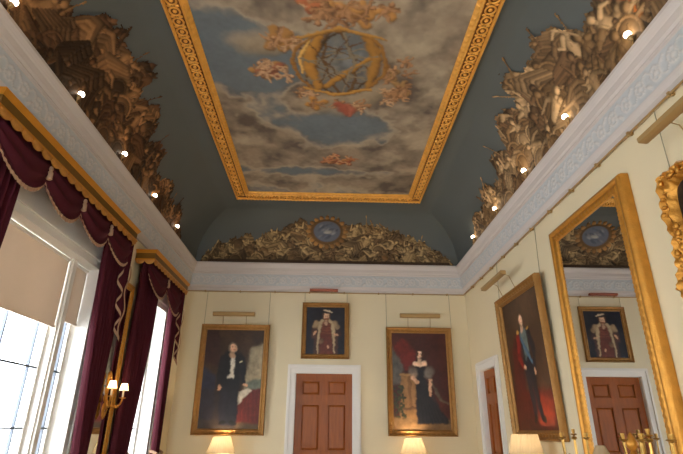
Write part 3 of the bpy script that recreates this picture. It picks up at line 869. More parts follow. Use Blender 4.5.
def officer(p, w, h):
    bgpaint(p, (40, 26, 18), (94, 64, 42), 44, 33)
    p.poly([(0, 0), (w, 0), (w, .26 * h), (.5 * w, .30 * h), (0, .22 * h)], (78, 24, 16), 16, .5, 3)
    p.poly([(.0, .2 * h), (.36 * w, .24 * h), (.40 * w, .66 * h), (.22 * w, .72 * h), (.10 * w, .5 * h)], (74, 22, 17), 10, .5, 6)
    for k in range(6): p.cap((.30 - .03 * k) * w, .62 * h, .02, (.34 - .05 * k) * w, .1 * h, .05, (86, 26, 18), .8, op=.5)
    p.poly([(.55 * w, .04 * h), (.9 * w, .02 * h), (.95 * w, .2 * h), (.7 * w, .26 * h)], (112, 38, 22), 14, .5, 8)
    p.cap(.46 * w, .44 * h, .09, .50 * w, .10 * h, .055, (34, 30, 36), .5); p.cap(.56 * w, .44 * h, .09, .64 * w, .10 * h, .055, (30, 28, 34), .5)
    p.cap(.64 * w, .09 * h, .04, .72 * w, .07 * h, .03, (16, 14, 14), .4); p.cap(.5 * w, .09 * h, .04, .46 * w, .06 * h, .03, (16, 14, 14), .4)
    p.cap(.48 * w, .68 * h, .15, .50 * w, .47 * h, .12, (26, 26, 36), .5)
    p.poly([(.40 * w, .74 * h), (.56 * w, .74 * h), (.58 * w, .56 * h), (.46 * w, .5 * h)], (96, 108, 104), 3, .3, 7)
    p.path([(.36 * w, .72 * h), (.50 * w, .58 * h), (.62 * w, .48 * h)], .035, (64, 92, 112), .4)
    p.cap(.34 * w, .70 * h, .07, .30 * w, .54 * h, .06, (126, 28, 22), .6); p.cap(.30 * w, .54 * h, .06, .38 * w, .46 * h, .045, (126, 28, 22), .6)
    p.cap(.62 * w, .70 * h, .075, .70 * w, .56 * h, .06, (28, 26, 34), .6); p.cap(.70 * w, .56 * h, .06, .66 * w, .44 * h, .045, (28, 26, 34), .6)
    for sx in (.35, .61): p.ell(sx * w, .735 * h, .05, .022, (186, 140, 60), 0, .4)
    hand(p, .40 * w, .45 * h, .036, 0); hand(p, .655 * w, .42 * h, .034, -1.7)
    face(p, .47 * w, .82 * h, .076, (104, 76, 54), look=1)

def picture(name, w, h, fw, depth, paint, loc, rz, lean, label, cords, mat='gold_dark', seed=1, cordz=4.325, style='plain'):
    t = empty(name, loc, (lean, 0, rz), label, 'painting')
    frame_mesh(w, h, fw, depth, style).build('picture_frame', M[mat], t, 40)
    iw, ih = w - 2 * fw, h - 2 * fw
    p = Paint(0, iw, 0, ih, .0105, (60, 40, 30))
    paint(p, iw, ih)
    p.finish(.016, seed * 7); p.noise(.25, 16, seed + 1); p.noise(.18, 4, seed)
    p.mesh('canvas', M['pigment'], lambda U, V, h_: (U - iw / 2, 0 * U - .022, V + fw), t)
    MB().box(-w / 2 + .01, w / 2 - .01, -.018, -.002, .01, h - .01).build('back_board', M['dark_canvas'], t)
    for cx in cords:
        # hung from the rail: straight up from the frame's top edge
        y1 = -.045 if lean == 0 else 0
        c = MB().tube([(cx, -.01, h - .02), (cx, -.045 + math.sin(lean) * (cordz - loc[2]), (cordz - loc[2]) * math.cos(lean))], .0045, 6)
        c.build('hanging_cord', M['cord'], t)
    return t
LEAN = math.radians(1.6)
picture('portrait_painting', 1.40, 2.12, .115, .085, statesman, (1.135, -.012, 1.49), 0, LEAN, 'gilt framed portrait of a standing man in black beside a red table', (-.67, .66), seed=5)
picture('portrait_painting', .99, 1.16, .095, .07, robed, (2.985, -.012, 2.945), 0, LEAN * .6, 'small gilt framed portrait of a person in red robe hung above the door', (-.45, .45), seed=6)
picture('portrait_painting', 1.36, 2.10, .12, .085, lady, (4.925, -.012, 1.50), 0, LEAN, 'gilt framed portrait of a woman in a black gown', (-.66, .70), seed=7)
picture('portrait_painting', 1.68, 2.14, .13, .10, officer, (W - .012, -3.12, 1.49), -PI / 2, LEAN, 'gilt framed portrait with red drapery on the wall beside the mirror', (-.82, .86), seed=8)

def picture_light(loc, rz, w, back, drop, label, mat='brass_dull', arms=True):
    """trough shade carried in front of the wall on two bent arms; local -y faces the room"""
    t = empty('picture_light', loc, (0, 0, rz), label, 'picture light', 'picture lights above the portraits')
    m = MB()
    pr = [(.045, -.030), (.030, -.036), (-.028, -.030), (-.040, -.022), (-.044, .034), (-.036, .044), (.030, .046), (.045, .036)]
    k = len(pr)
    m.add([(sx, y, z) for sx in (-w / 2, w / 2) for y, z in pr], [(q, (q + 1) % k, k + (q + 1) % k, k + q) for q in range(k)] + [tuple(range(k)), tuple(range(k, 2 * k))[::-1]])
    m.build('lamp_shade', M[mat], t, 30)
    if arms:
        for sx in (-w * .28, w * .28):
            MB().tube([(sx, .03, .01), (sx, back * .35, .05), (sx, back * .62, .02), (sx, back * .78, -drop * .5), (sx, back - .02, -drop)], .006, 8).build('bracket_arm', M['brass_dull'], t, 40)
    return t
picture_light((1.085, -.20, 3.80), 0, .86, .18, .22, 'brass picture light over the portrait of the man in black')
picture_light((4.955, -.20, 3.82), 0, .84, .18, .24, 'brass picture light over the portrait of the woman in black gown')
plb = picture_light((2.935, -.17, 4.345), 0, .60, .16, .0, 'short reddish picture light tight under the cornice above the door', 'bronze', True)
plc = picture_light((W - .30, -2.70, 3.86), -PI / 2, 1.02, .27, .25, 'brass picture light above the portrait with red drapery')
plb.scale = (1, 1, .65); plc.scale = (1, 1, .75)
pll = picture_light((W - .30, -7.36, 3.92), -PI / 2, 1.08, .27, .20, 'long brass picture light at the picture edge above the carved frame')
pll.scale = (1, 1, .7)

# ------------------------------------------------------------------ mirrors
def mirror(loc, rz, w, h, fw, depth, label, yaw=0, tilt=0, style='carved', mat='gold'):
    t = empty('wall_mirror', loc, (0, 0, rz), label, 'mirror')
    frame_mesh(w, h, fw, depth, style).build('mirror_frame', M[mat], t, 40)
    o = MB().box(-w / 2 + fw * .97, w / 2 - fw * .97, -.004, .004, -h / 2 + fw * .97, h / 2 - fw * .97).build('mirror_glass', M['mirror'], t)
    o.location = (0, -depth * .66, h / 2); o.rotation_euler = (tilt, 0, yaw)
    MB().box(-w / 2 + .01, w / 2 - .01, -.012, -.001, .01, h - .01).build('back_board', M['dark_canvas'], t)
    return t
mirror((W - .004, -5.29, .92), -PI / 2, 1.66, 3.08, .165, .115, 'tall gilt framed mirror on the right wall reflecting the door', yaw=math.radians(-.28))
mirror((.004, -3.42, .95), PI / 2, .94, 2.66, .11, .07, 'gilt framed pier mirror between the two windows')

# rococo frame at the picture edge
def rococo(loc, rz, w, h, label):
    t = empty('portrait_painting', loc, (0, 0, rz), label, 'painting')
    m = MB()
    # scalloped outline: outer ring waves out at corners and centres
    n = 240
    def outl(a, e):
        c, s = math.cos(a), math.sin(a)
        k = 1 / max(abs(c) ** 1, abs(s) ** 1)
        k = (abs(c) ** 7 + abs(s) ** 7) ** (-1 / 7)
        wob = .035 * math.cos(8 * a) + .018 * math.cos(24 * a + .6)
        return (c * k * (w / 2 + e + wob), s * k * (h / 2 + e + wob) + h / 2)
    def inl(a, e):
        c, s = math.cos(a), math.sin(a)
        k = (abs(c) ** 12 + abs(s) ** 12) ** (-1 / 12)
        return (c * k * (w / 2 - .16 + e), s * k * (h / 2 - .16 + e) + h / 2)
    lay = [(0, 0), (0, .06), (.25, .11), (.5, .075), (.75, .10), (1, .05), (1, .004)]
    vs = []
    for i in range(n):
        a = 2 * PI * i / n
        o_ = outl(a, 0); q = inl(a, 0)
        for j, (f_, d) in enumerate(lay):
            ext = .014 * math.sin(70 * a + j * 1.3) if 0 < j < 6 else 0
            vs.append((o_[0] + (q[0] - o_[0]) * f_, -(d + ext), o_[1] + (q[1] - o_[1]) * f_))
    k = len(lay)
    m.add(vs, [(i * k + j, ((i + 1) % n) * k + j, ((i + 1) % n) * k + j + 1, i * k + j + 1) for i in range(n) for j in range(k - 1)])
    r = random.Random(4)
    for i in range(110):
        a = 2 * PI * i / 110
        o_ = outl(a, -.035 - .10 * r.random())
        m.ball((o_[0], -.09, o_[1]), .014 + .022 * r.random(), .022, .014 + .022 * r.random(), 8, 6)
    m.build('picture_frame', M['gold'], t, 60)
    p = Paint(0, w - .3, 0, h - .3, .02, (40, 30, 24)); bgpaint(p, (22, 18, 16), (60, 44, 34), 20, 3)
    face(p, (w - .3) * .5, (h - .3) * .68, .10, (120, 90, 60)); p.cap((w - .3) * .5, (h - .3) * .45, .24, (w - .3) * .5, .05, .34, (40, 32, 50), .4)
    p.mesh('canvas', M['pigment'], lambda U, V, h_: (U - (w - .3) / 2, 0 * U - .03, V + .15), t)
    for cx in (-.52, .52):
        MB().tube([(cx, -.02, h - .05), (cx, -.02, 4.325 - loc[2])], .0045, 6).build('hanging_cord', M['cord'], t)
rococo((W - .004, -7.22, 1.68), -PI / 2, 1.36, 2.04, 'carved scrolling gilt frame with a dark picture at the picture edge')

# ------------------------------------------------------------------ ceiling painting
def cloud_sky(p, seed):
    n = fbm(p.ny, p.nx, 70, seed, 5); n2 = fbm(p.ny, p.nx, 26, seed + 3, 4)
    Y = p.V[:, None]; X = p.U[None, :]
    sky = s2l((99, 106, 109)); lit = s2l((182, 165, 138)); mid = s2l((142, 126, 106)); dk = s2l((92, 80, 70))
    def bump(x, y, rx, ry): return np.exp(-(((X - x) / rx) ** 2 + ((Y - y) / ry) ** 2))
    cov = (n - .5) * 2.2 + 1.15 * bump(4.3, -5.0, .75, 1.4) + .95 * bump(2.0, -3.0, .8, .8) + .85 * bump(3.9, -3.05, .8, .35) + .9 * bump(2.2, -7.4, .9, .7) \
        + .5 * bump(2.55, -4.55, .35, .3) + .8 * bump(2.0, -6.25, .7, .35) + .7 * bump(1.65, -3.9, .35, .9) + .35 * bump(4.2, -4.2, .5, .6) + .55 * bump(3, -2.0, 2.2, .3) + .3 * bump(4.6, -7.3, 1, 1) \
        - .95 * bump(1.95, -5.4, .5, 1.0) - .9 * bump(3.2, -4.0, .7, .35) - .5 * bump(2.4, -2.5, 1.4, .12) + .12
    cov += (n2 - .5) * .5
    k = np.clip((cov + .10) / .42, 0, 1)[..., None]
    t = np.clip((n2 - .32) / .4, 0, 1)[..., None]
    c = dk * (1 - t) + mid * t
    bil = fbm(p.ny, p.nx, 34, seed + 9, 4)
    c = c + (lit - c) * (np.clip((bil - .45) * 3.2, 0, 1) * .7)[..., None]
    edge = (np.clip(1 - np.abs(cov - .22) / .2, 0, 1) * .65)[..., None]
    c = c * (1 - edge) + lit * edge
    p.c = (sky * (.85 + .3 * n2[..., None])) * (1 - k) + c * k

def putto(p, x, y, sc, an, r, tint):
    """small winged child figure"""
    ca, sa = math.cos(an), math.sin(an)
    T = lambda u, v: (x + sc * (u * ca - v * sa), y + sc * (u * sa + v * ca))
    j = lambda a: (r.random() - .5) * a
    for sx in (-1, 1):
        for k in range(3): p.cap(*T(sx * .2, .25), sc * .07, *T(sx * (.75 + .1 * k), .45 - .18 * k + j(.1)), sc * .10, tuple(c * (.7 + .15 * k) for c in tint), .4)
    a = T(j(.1), .2); b = T(j(.15), -.3)
    p.cap(*a, sc * .26, *b, sc * .24, tint, .7)
    for sx in (-1, 1):
        kn = T(sx * (.3 + j(.2)), -.65); ft = T(sx * (.25 + j(.5)), -1.1 + j(.2))
        p.cap(*b, sc * .17, *kn, sc * .13, tint, .7); p.cap(*kn, sc * .12, *ft, sc * .07, tint, .7)
        el = T(sx * (.5 + j(.2)), .15 + j(.4)); hd = T(sx * (.7 + j(.3)), .3 + j(.7))
        p.cap(*a, sc * .12, *el, sc * .10, tint, .7); p.cap(*el, sc * .09, *hd, sc * .06, tint, .7)
    hx, hy = T(j(.2), .62)
    p.ell(hx, hy + sc * .04, sc * .23, sc * .23, (112, 70, 40), 0, .4); p.ell(hx, hy - sc * .03, sc * .18, sc * .2, tuple(min(255, c * 1.08) for c in tint), 0, .5)

def sphere_motif(p, cx, cy, R, r):
    flesh = [(170, 128, 90), (156, 114, 78), (180, 142, 106), (142, 104, 72)]
    def cluster(x0, x1, y0, y1, n, s0=.11, s1=.16, drape=None):
        for k in range(n):
            x = x0 + (x1 - x0) * r.random(); y = y0 + (y1 - y0) * r.random()
            if drape and r.random() < .5:
                c = r.choice(drape)
                for q in range(4): p.cap(x, y, .03, x + (r.random() - .5) * .3, y + (r.random() - .5) * .25, .06, c, .8)
            putto(p, x, y, s0 + (s1 - s0) * r.random(), r.random() * 6.28, r, r.choice(flesh))
    # cloud cushions
    for (a, b) in ((-.95, -.35), (.5, .62), (-.2, .85)):
        for k in range(7): p.ell(cx + a + (r.random() - .5) * .5, cy + b + (r.random() - .5) * .3, .2, .13, (150, 134, 110), 0, .5, .5, op=.6)
    cluster(cx - 1.10, cx - .66, cy - .05, cy + .28, 7, .13, .17, drape=[(160, 116, 64), (136, 84, 60)])
    cluster(cx - .85, cx - .55, cy - .50, cy - .25, 5, .13, .17, drape=[(150, 108, 60)])
    cluster(cx + .62, cx + 1.0, cy - .3, cy + .55, 9, drape=[(150, 88, 66), (146, 112, 70)])
    cluster(cx - .45, cx + .55, cy - 1.05, cy - .72, 11, .13, .18, drape=[(160, 96, 62), (170, 122, 68)])
    # the armillary globe: pierced bands, sky showing through
    p.ell(cx, cy, R, R * 1.0, (96, 98, 98), 0, .25, .1, op=.75)
    g = (172, 124, 54); gd = (92, 66, 36); gl = (124, 112, 92)
    for k in range(7):
        a = r.random() * 6.28
        p.cap(cx + R * .5 * math.cos(a), cy + R * .5 * math.sin(a), .05, cx + R * .2 * math.cos(a + .6), cy + R * .2 * math.sin(a + .6), .07, r.choice([(120, 122, 122), (76, 80, 84), (132, 126, 114)]), .4, .5, op=.6)
    for rot in (-.75, -.35, .2, .6): p.ring(cx, cy, R * .97, R * .36, .011, r.choice([gd, gl]), rot, sh=.5)
    p.ring(cx, cy, R * .30, R * .98, .018, gd, -.15); p.ring(cx + .05, cy, R * .62, R * .98, .016, (70, 54, 34), .1)
    p.path([(cx - R * .40, cy - R * .84), (cx - R * .60, cy - R * .35), (cx - R * .64, cy + R * .15), (cx - R * .45, cy + R * .78)], [.05, .075, .075, .05], (158, 112, 50), .9)
    p.path([(cx - R * .62, cy - R * .72), (cx - R * .82, cy - R * .2), (cx - R * .80, cy + R * .3)], [.02, .03, .02], (206, 160, 84), .6)
    p.path([(cx - R * .30, cy + R * .70), (cx + R * .25, cy + R * .15), (cx + R * .80, cy - R * .42)], [.045, .055, .045], (158, 112, 48), .8)
    p.path([(cx + R * .50, cy - R * .82), (cx + R * .78, cy - R * .2), (cx + R * .66, cy + R * .66)], [.06, .075, .06], (146, 104, 48), .8)
    p.path([(cx + R * .05, cy - R * .9), (cx + R * .3, cy - R * .1), (cx + R * .1, cy + R * .9)], .016, gl, .5)
    for k in range(6):
        a = r.random() * 6.28
        p.cap(cx + R * .85 * math.cos(a), cy + R * .85 * math.sin(a), .010, cx - R * .75 * math.cos(a + .5), cy - R * .75 * math.sin(a + .5), .010, r.choice([gd, gl]), .4)
    p.ring(cx, cy, R, R * .98, .024, (140, 98, 46), 0, sh=.6, n=40)
    p.path([(cx - R * .85, cy - R * .78), (cx - R * .1, cy - R * 1.04), (cx + R * .85, cy - R * .80)], [.022, .03, .022], (168, 122, 58), .7)
    p.path([(cx - R * .80, cy + R * .76), (cx - R * .1, cy + R * 1.0), (cx + R * .72, cy + R * .80)], [.022, .034, .022], (176, 128, 60), .7)
    cluster(cx - .62, cx - .3, cy + .55, cy + .85, 4, drape=[(170, 120, 60)])
    cluster(cx - .15, cx + .35, cy + .75, cy + 1.0, 4, .11, .15)
    p.path([(cx - .02, cy + .82), (cx + .10, cy + .92), (cx + .12, cy + 1.06)], [.05, .09, .05], (146, 78, 60), .6, .5); p.path([(cx + .12, cy + .86), (cx + .20, cy + .95), (cx + .16, cy + 1.1)], [.03, .06, .03], (158, 90, 68), .6, .5)
    cluster(cx + .5, cx + .9, cy + .55, cy + .85, 4)

pc = Paint(FX0 + FG - .03, FX1 - FG + .03, FY1 + FG - .03, FY0 - FG + .03, .0128, (100, 110, 118))
cloud_sky(pc, 41)
rr = random.Random(12)
sphere_motif(pc, 3.12, -5.32, .60, rr)
for k in range(7):
    x = 2.72 + .75 * rr.random(); y = -3.12 + .26 * rr.random()
    for q in range(2): pc.cap(x, y, .04, x + (rr.random() - .5) * .3, y + (rr.random() - .5) * .2, .05, rr.choice([(150, 72, 46), (164, 112, 66), (140, 84, 56)]), .8)
    putto(pc, x, y, .10 + .04 * rr.random(), rr.random() * 6.28, rr, rr.choice([(176, 120, 80), (160, 100, 64), (186, 138, 98)]))
for k in range(8): putto(pc, 2.3 + 1.6 * rr.random(), -8.6 + .6 * rr.random(), .13, rr.random() * 6.28, rr, (180, 126, 86))
pc.finish(.02, 77); pc.noise(.08, 4, 3)
cp = empty('ceiling_painting', (0, 0, 0), label='large ceiling painting of clouds and an armillary globe in a wide gilt frame', cat='ceiling painting')
pc.mesh('canvas', M['fresco'], lambda U, V, h_: (U, V, 0 * U + ZC - .012), cp)
# the frame, built face down
def ceiling_frame():
    m = MB()
    w, h = FX1 - FX0, FY0 - FY1
    fw = FG
    prof = [(0, 0), (0, .05), (.012, .07), (.03, .07), (.042, .05), (.06, .045), (.09, .05), (.13, .05), (.175, .045), (.198, .045), (.204, .062), (.216, .074), (.232, .066), (.24, .046), (.262, .040), (fw, .02), (fw, .002)]
    sweep_frame(m, w, h, prof, {2: lambda s: .006 * math.sin(s * 90), 11: lambda s: .007 * math.sin(s * 95), 14: lambda s: .010 * math.sin(s * 70)}, .018)
    # running guilloche: a ring and a boss every 0.14 m, leaf darts between them
    def side(p0, p1):
        d = Vector(p1) - Vector(p0); L = d.length; d.normalize()
        nn = int(L / .15)
        for k in range(nn):
            c = Vector(p0) + d * ((k + .5) * L / nn)
            pts = [(c.x + .058 * math.cos(a), -.064, c.y + .058 * math.sin(a)) for a in np.linspace(0, 2 * PI, 13)]
            m.tube(pts, .0115, 6, False)
            m.ball((c.x, -.062, c.y), .025, .02, .025, 8, 6)
            e = c + d * (L / nn / 2); q = Vector((-d.y, d.x))
            for sg in (-1, 1):
                f = e + q * sg * .045
                m.ball((f.x, -.060, f.y), .018 if abs(d.x) > .5 else .026, .014, .026 if abs(d.x) > .5 else .018, 8, 6)
    i = .122
    side((-w / 2 + .2, i), (w / 2 - .2, i)); side((-w / 2 + .2, h - i), (w / 2 - .2, h - i))
    side((-w / 2 + i, .2), (-w / 2 + i, h - .2)); side((w / 2 - i, .2), (w / 2 - i, h - .2))
    # local (x, -y out, z up) -> world face down: out -> -z, z -> y
    mt = Matrix.Translation(((FX0 + FX1) / 2, FY1, ZC - .002)) @ Matrix(((1, 0, 0, 0), (0, 0, 1, 0), (0, 1, 0, 0), (0, 0, 0, 1)))
    gf = m.build('gilt_frame', M['gold_ceiling'], cp, 40, mt)
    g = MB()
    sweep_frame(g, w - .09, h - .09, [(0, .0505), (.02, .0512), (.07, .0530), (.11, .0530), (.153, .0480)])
    g.build('shaded_ground', M['gold_shaded'], gf, 40, mt)  # strip painted darker in place of shade behind the rosettes
ceiling_frame()

# ------------------------------------------------------------------ painted trophies on the coves
ARC = 1.57
def cove_fn(side, off=.006):
    def fn(U, V, h):
        th = V / ARC * PI / 2
        d = CA - CA * np.cos(th) + .12; z = ZL + CB * np.sin(th)
        nd = np.cos(th) ; nz = -np.sin(th)
        e = off + h
        d = d + nd * e; z = z + nz * e
        if side == 'R': return W - d, U, z
        if side == 'L': return d, U, z
        return U, -d, z
    return fn
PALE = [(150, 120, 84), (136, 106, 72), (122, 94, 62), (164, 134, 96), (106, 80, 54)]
DIM_LIT = [(104, 76, 50), (92, 64, 42), (80, 54, 34), (128, 94, 60), (64, 46, 30)]  # left cove: its weaker light put into darker pigment
FARP = [(132, 108, 74), (118, 94, 62), (104, 82, 54), (146, 122, 84), (92, 72, 48)]
H = .016
def tone(c, k): return tuple(min(255, q * k) for q in c)

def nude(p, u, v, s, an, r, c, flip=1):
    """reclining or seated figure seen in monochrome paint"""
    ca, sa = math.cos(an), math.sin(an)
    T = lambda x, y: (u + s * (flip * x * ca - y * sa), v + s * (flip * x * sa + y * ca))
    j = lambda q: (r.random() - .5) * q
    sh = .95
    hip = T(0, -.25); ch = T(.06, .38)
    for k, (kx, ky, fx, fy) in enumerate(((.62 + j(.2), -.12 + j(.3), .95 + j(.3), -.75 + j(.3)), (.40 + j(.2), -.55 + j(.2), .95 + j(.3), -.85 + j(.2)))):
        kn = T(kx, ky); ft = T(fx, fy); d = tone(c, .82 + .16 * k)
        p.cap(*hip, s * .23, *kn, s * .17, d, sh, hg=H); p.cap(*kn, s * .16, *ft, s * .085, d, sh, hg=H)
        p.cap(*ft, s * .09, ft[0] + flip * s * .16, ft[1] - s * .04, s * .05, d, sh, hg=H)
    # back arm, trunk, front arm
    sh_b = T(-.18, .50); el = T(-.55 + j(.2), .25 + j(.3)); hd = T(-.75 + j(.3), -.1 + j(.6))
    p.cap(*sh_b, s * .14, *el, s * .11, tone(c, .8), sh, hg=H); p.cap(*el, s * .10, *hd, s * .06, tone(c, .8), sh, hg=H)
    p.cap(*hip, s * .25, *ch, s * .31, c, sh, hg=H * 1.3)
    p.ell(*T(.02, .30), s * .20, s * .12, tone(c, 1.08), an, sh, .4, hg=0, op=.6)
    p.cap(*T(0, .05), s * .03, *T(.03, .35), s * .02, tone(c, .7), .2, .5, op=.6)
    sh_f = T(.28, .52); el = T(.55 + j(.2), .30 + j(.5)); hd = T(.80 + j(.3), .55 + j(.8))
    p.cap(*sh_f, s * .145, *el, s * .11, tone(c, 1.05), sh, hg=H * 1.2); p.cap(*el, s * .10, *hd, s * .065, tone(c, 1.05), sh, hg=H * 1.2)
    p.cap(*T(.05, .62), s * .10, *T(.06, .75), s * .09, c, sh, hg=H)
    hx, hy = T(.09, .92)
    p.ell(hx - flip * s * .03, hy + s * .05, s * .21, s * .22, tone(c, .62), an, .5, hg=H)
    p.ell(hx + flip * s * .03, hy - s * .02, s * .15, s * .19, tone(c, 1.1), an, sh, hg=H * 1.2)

def drape(p, u, v, s, a, r, c):
    dx, dy = math.cos(a), math.sin(a)
    bow = r.choice((-1, 1)) * (.5 + .9 * r.random())
    for q in range(6):
        o = (q - 2.5) * s * .24
        k = .70 + .42 * r.random()
        pts = []
        for t in (-1, -.4, .2, 1):
            f = o * (1.25 - .35 * t) ; b = bow * s * (1 - t * t)
            pts.append((u + dx * t * s - dy * (f + b), v + dy * t * s + dx * (f + b)))
        p.path(pts, [s * .07, s * .15, s * .17, s * .10], tone(c, k), .95, hg=H * .8)

def trophy(p, prof, L0, L1, n, r, sc=1.0, pal=PALE, warm=(176, 100, 44), figs=()):
    """a heap of arms, armour, drapery and figures rising to prof(u)"""
    for j, v in enumerate(p.V):
        m = np.array([1.0 if v < prof(u) * .86 + .03 * math.sin(u * 19) + .015 * math.sin(u * 47) else 0.0 for u in p.U])
        p.a[j] = np.maximum(p.a[j], m)
    p.noise(.35, 10, 3)
    items = []
    for k in range(n):
        u = L0 + (L1 - L0) * r.random()
        top = prof(u)
        if top < .14: continue
        items.append((top * (r.random() ** .8), u, top, None))
    for (u, fv, fs, an, fl) in figs: items.append((fv - .12, u, prof(u), (fv, fs, an, fl)))
    items.sort(key=lambda q: -q[0])
    for (v, u, top, fg) in items:
        c = r.choice(pal)
        if fg:
            drape(p, u, fg[0] - fg[1] * .5, fg[1] * .8, r.random() * .6, r, tone(c, .8))
            nude(p, u, fg[0], fg[1], fg[2], r, tone(pal[3], 1.06), fg[3])
            continue
        s = sc * (.12 + .13 * r.random()) * (1.0 if top > .5 else .75)
        v = max(min(v, top - s * .85), .03)
        k = r.random(); a = r.random() * PI
        if k < .34: nude(p, u, v, s * 1.1, (r.random() - .5) * 1.4, r, c, r.choice((-1, 1)))
        elif k < .54: drape(p, u, v, s * .95, a, r, c)
        elif k < .68:    # shield
            p.ell(u, v, s * .72, s * .85, tone(c, .62), a, .5, hg=H); p.ell(u, v, s * .6, s * .72, c, a, .7, .2, hg=H * 1.3)
            p.ring(u, v, s * .65, s * .78, s * .06, tone(c, 1.12), a, n=18, sh=.5, hg=H); p.ell(u, v, s * .17, s * .17, tone(c, 1.1), 0, .7, hg=H)
        elif k < .78:    # cuirass
            p.cap(u - s * .16, v + s * .2, s * .4, u - s * .08, v - s * .3, s * .3, c, .7, hg=H * 1.3); p.cap(u + s * .2, v + s * .2, s * .38, u + s * .1, v - s * .3, s * .28, tone(c, 1.05), .7, hg=H * 1.3)
            for q in range(5): p.cap(u + (q - 2) * s * .17, v - s * .55, s * .1, u + (q - 2) * s * .2, v - s * .95, s * .09, tone(c, .75 + .1 * (q % 2)), .6, hg=H)
            for sx in (-1, 1): p.ell(u + sx * s * .55, v + s * .35, s * .24, s * .2, tone(c, .85), sx * .5, .7, hg=H)
        elif k < .88:    # helmet with plume
            p.ell(u, v, s * .42, s * .46, c, 0, .8, hg=H * 1.4); p.cap(u - s * .5, v - s * .2, s * .08, u + s * .5, v - s * .25, s * .08, tone(c, .7), .5, hg=H)
            p.path([(u - s * .1, v + s * .45), (u + s * .25, v + s * .75), (u + s * .65, v + s * .55), (u + s * .85, v + s * .2)], [s * .1, s * .2, s * .17, s * .06], tone(c, 1.05), .7, hg=H)
        elif k < .965:   # cannon, trumpet or quiver
            p.cap(u - s * math.cos(a), v - s * .5 * math.sin(a), s * .24, u + s * math.cos(a), v + s * .5 * math.sin(a), s * .14, tone(c, .85), .8, hg=H * 1.3)
            p.ell(u - s * math.cos(a), v - s * .5 * math.sin(a), s * .28, s * .28, c, 0, .7, hg=H)
        elif top > .3:   # lances
            for q in range(0):
                aa = PI / 2 + (r.random() - .5) * 1.7
                ln = s * (1.3 + r.random() * 1.0)
                p.cap(u, v, .012, u + ln * math.cos(aa), v + ln * math.sin(aa), .012, tone(c, .9), .6, hg=H * .6)
                p.ell(u + ln * math.cos(aa), v + ln * math.sin(aa), .018, .045, tone(c, 1.15), aa - PI / 2, .4, hg=H * .6)
        if r.random() < .02 and v < top * .45:
            p.ell(u, v, s * .35, s * .5, warm, a, .6, .3, hg=H)
    p.noise(.22, 14, 9); p.noise(.12, 4, 19)
    for j, v in enumerate(p.V):     # broken outline of the heap
        p.a[j] *= np.array([1.0 if v < prof(u) + .035 * math.sin(u * 21 + 1) + .025 * math.sin(u * 53) + .015 * math.sin(u * 97) else 0.0 for u in p.U])
    for k in range(int((L1 - L0) * 1.8)):
        u = L0 + (L1 - L0) * r.random(); top = prof(u)
        if top < .3: continue
        aa = PI / 2 + (r.random() - .5) * 1.8; ln = .16 + .16 * r.random(); c = r.choice(pal)
        x, y = u + ln * math.cos(aa), top - .05 + ln * math.sin(aa) * .8
        p.cap(u, top - .12, .014, x, y, .012, c, .6, hg=H * .6); p.ell(x, y, .018, .05, tone(c, 1.15), aa - PI / 2, .4, hg=H * .6)

def side_prof(y):
    pts = [(-10.3, 0), (-9.8, .3), (-9.0, .6), (-8.2, .9), (-7.6, 1.1), (-7.1, .95), (-6.74, .74), (-6.49, .64), (-6.34, .78), (-6.2, 1.0), (-6.03, 1.10), (-5.7, .99), (-5.5, 1.02), (-5.3, 1.22), (-5.12, 1.18), (-5.0, .92), (-4.84, .86), (-4.7, .98), (-4.55, 1.04),
           (-4.28, .93), (-4.07, .66), (-3.9, .74), (-3.73, .80), (-3.54, .75), (-3.34, .46), (-3.1, .50), (-2.81, .66), (-2.65, .60), (-2.51, .45), (-2.3, .40), (-2.1, .48), (-1.89, .52), (-1.7, .34), (-1.5, .16), (-1.3, 0)]
    return float(np.interp(y, [q[0] for q in pts], [q[1] for q in pts]))
def far_prof(x):
    pts = [(.2, .0), (.36, .22), (.55, .42), (.9, .52), (1.3, .68), (1.45, .5), (1.73, .78), (2.17, .92), (2.4, 1.06), (2.6, .95), (3.4, .95), (3.5, 1.0), (4.0, .92), (4.3, .84), (4.6, .74), (5.0, .58), (5.2, .46), (5.55, .28), (5.8, 0)]
    return float(np.interp(x, [q[0] for q in pts], [q[1] for q in pts]))
for side, lab, sd in (('R', 'painted heap of armour and figures on the cove above the mirror', 5), ('L', 'painted heap of armour and figures on the cove above the curtains', 9)):
    p = Paint(-10.3, -1.2, .0, 1.42, .0135, (44, 33, 23))
    rq = random.Random(sd)
    fg = []
    for (y, v, q, an, fl) in ((-5.55, .82, .27, .2, 1), (-5.0, .72, .25, -.4, -1), (-6.2, .62, .28, .5, 1), (-4.55, .58, .22, .3, 1), (-5.35, .35, .30, .9, -1), (-4.05, .36, .22, -.5, 1), (-3.6, .46, .20, .1, -1),
                              (-2.75, .38, .18, .2, 1), (-3.1, .2, .18, -.8, 1), (-2.2, .24, .16, .1, -1), (-1.9, .26, .15, .2, 1), (-6.7, .4, .28, -.6, -1), (-4.7, .26, .24, -1.0, 1), (-7.2, .6, .26, .2, 1)):
        fg.append((y, v, q, an, fl))
        if y > -5.7: fg.append((-13.6 - y, v, q, -an, -fl))
    trophy(p, side_prof, -10.3, -1.25, 520, rq, 1.15, pal=PALE if side == 'R' else DIM_LIT, figs=fg)
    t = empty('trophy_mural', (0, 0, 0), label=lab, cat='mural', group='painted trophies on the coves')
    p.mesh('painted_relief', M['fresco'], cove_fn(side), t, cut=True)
p = Paint(.2, 5.8, .0, 1.40, .0125, (46, 36, 26))
r_ = random.Random(21)
mx, mv = 2.975, .74
fg = []
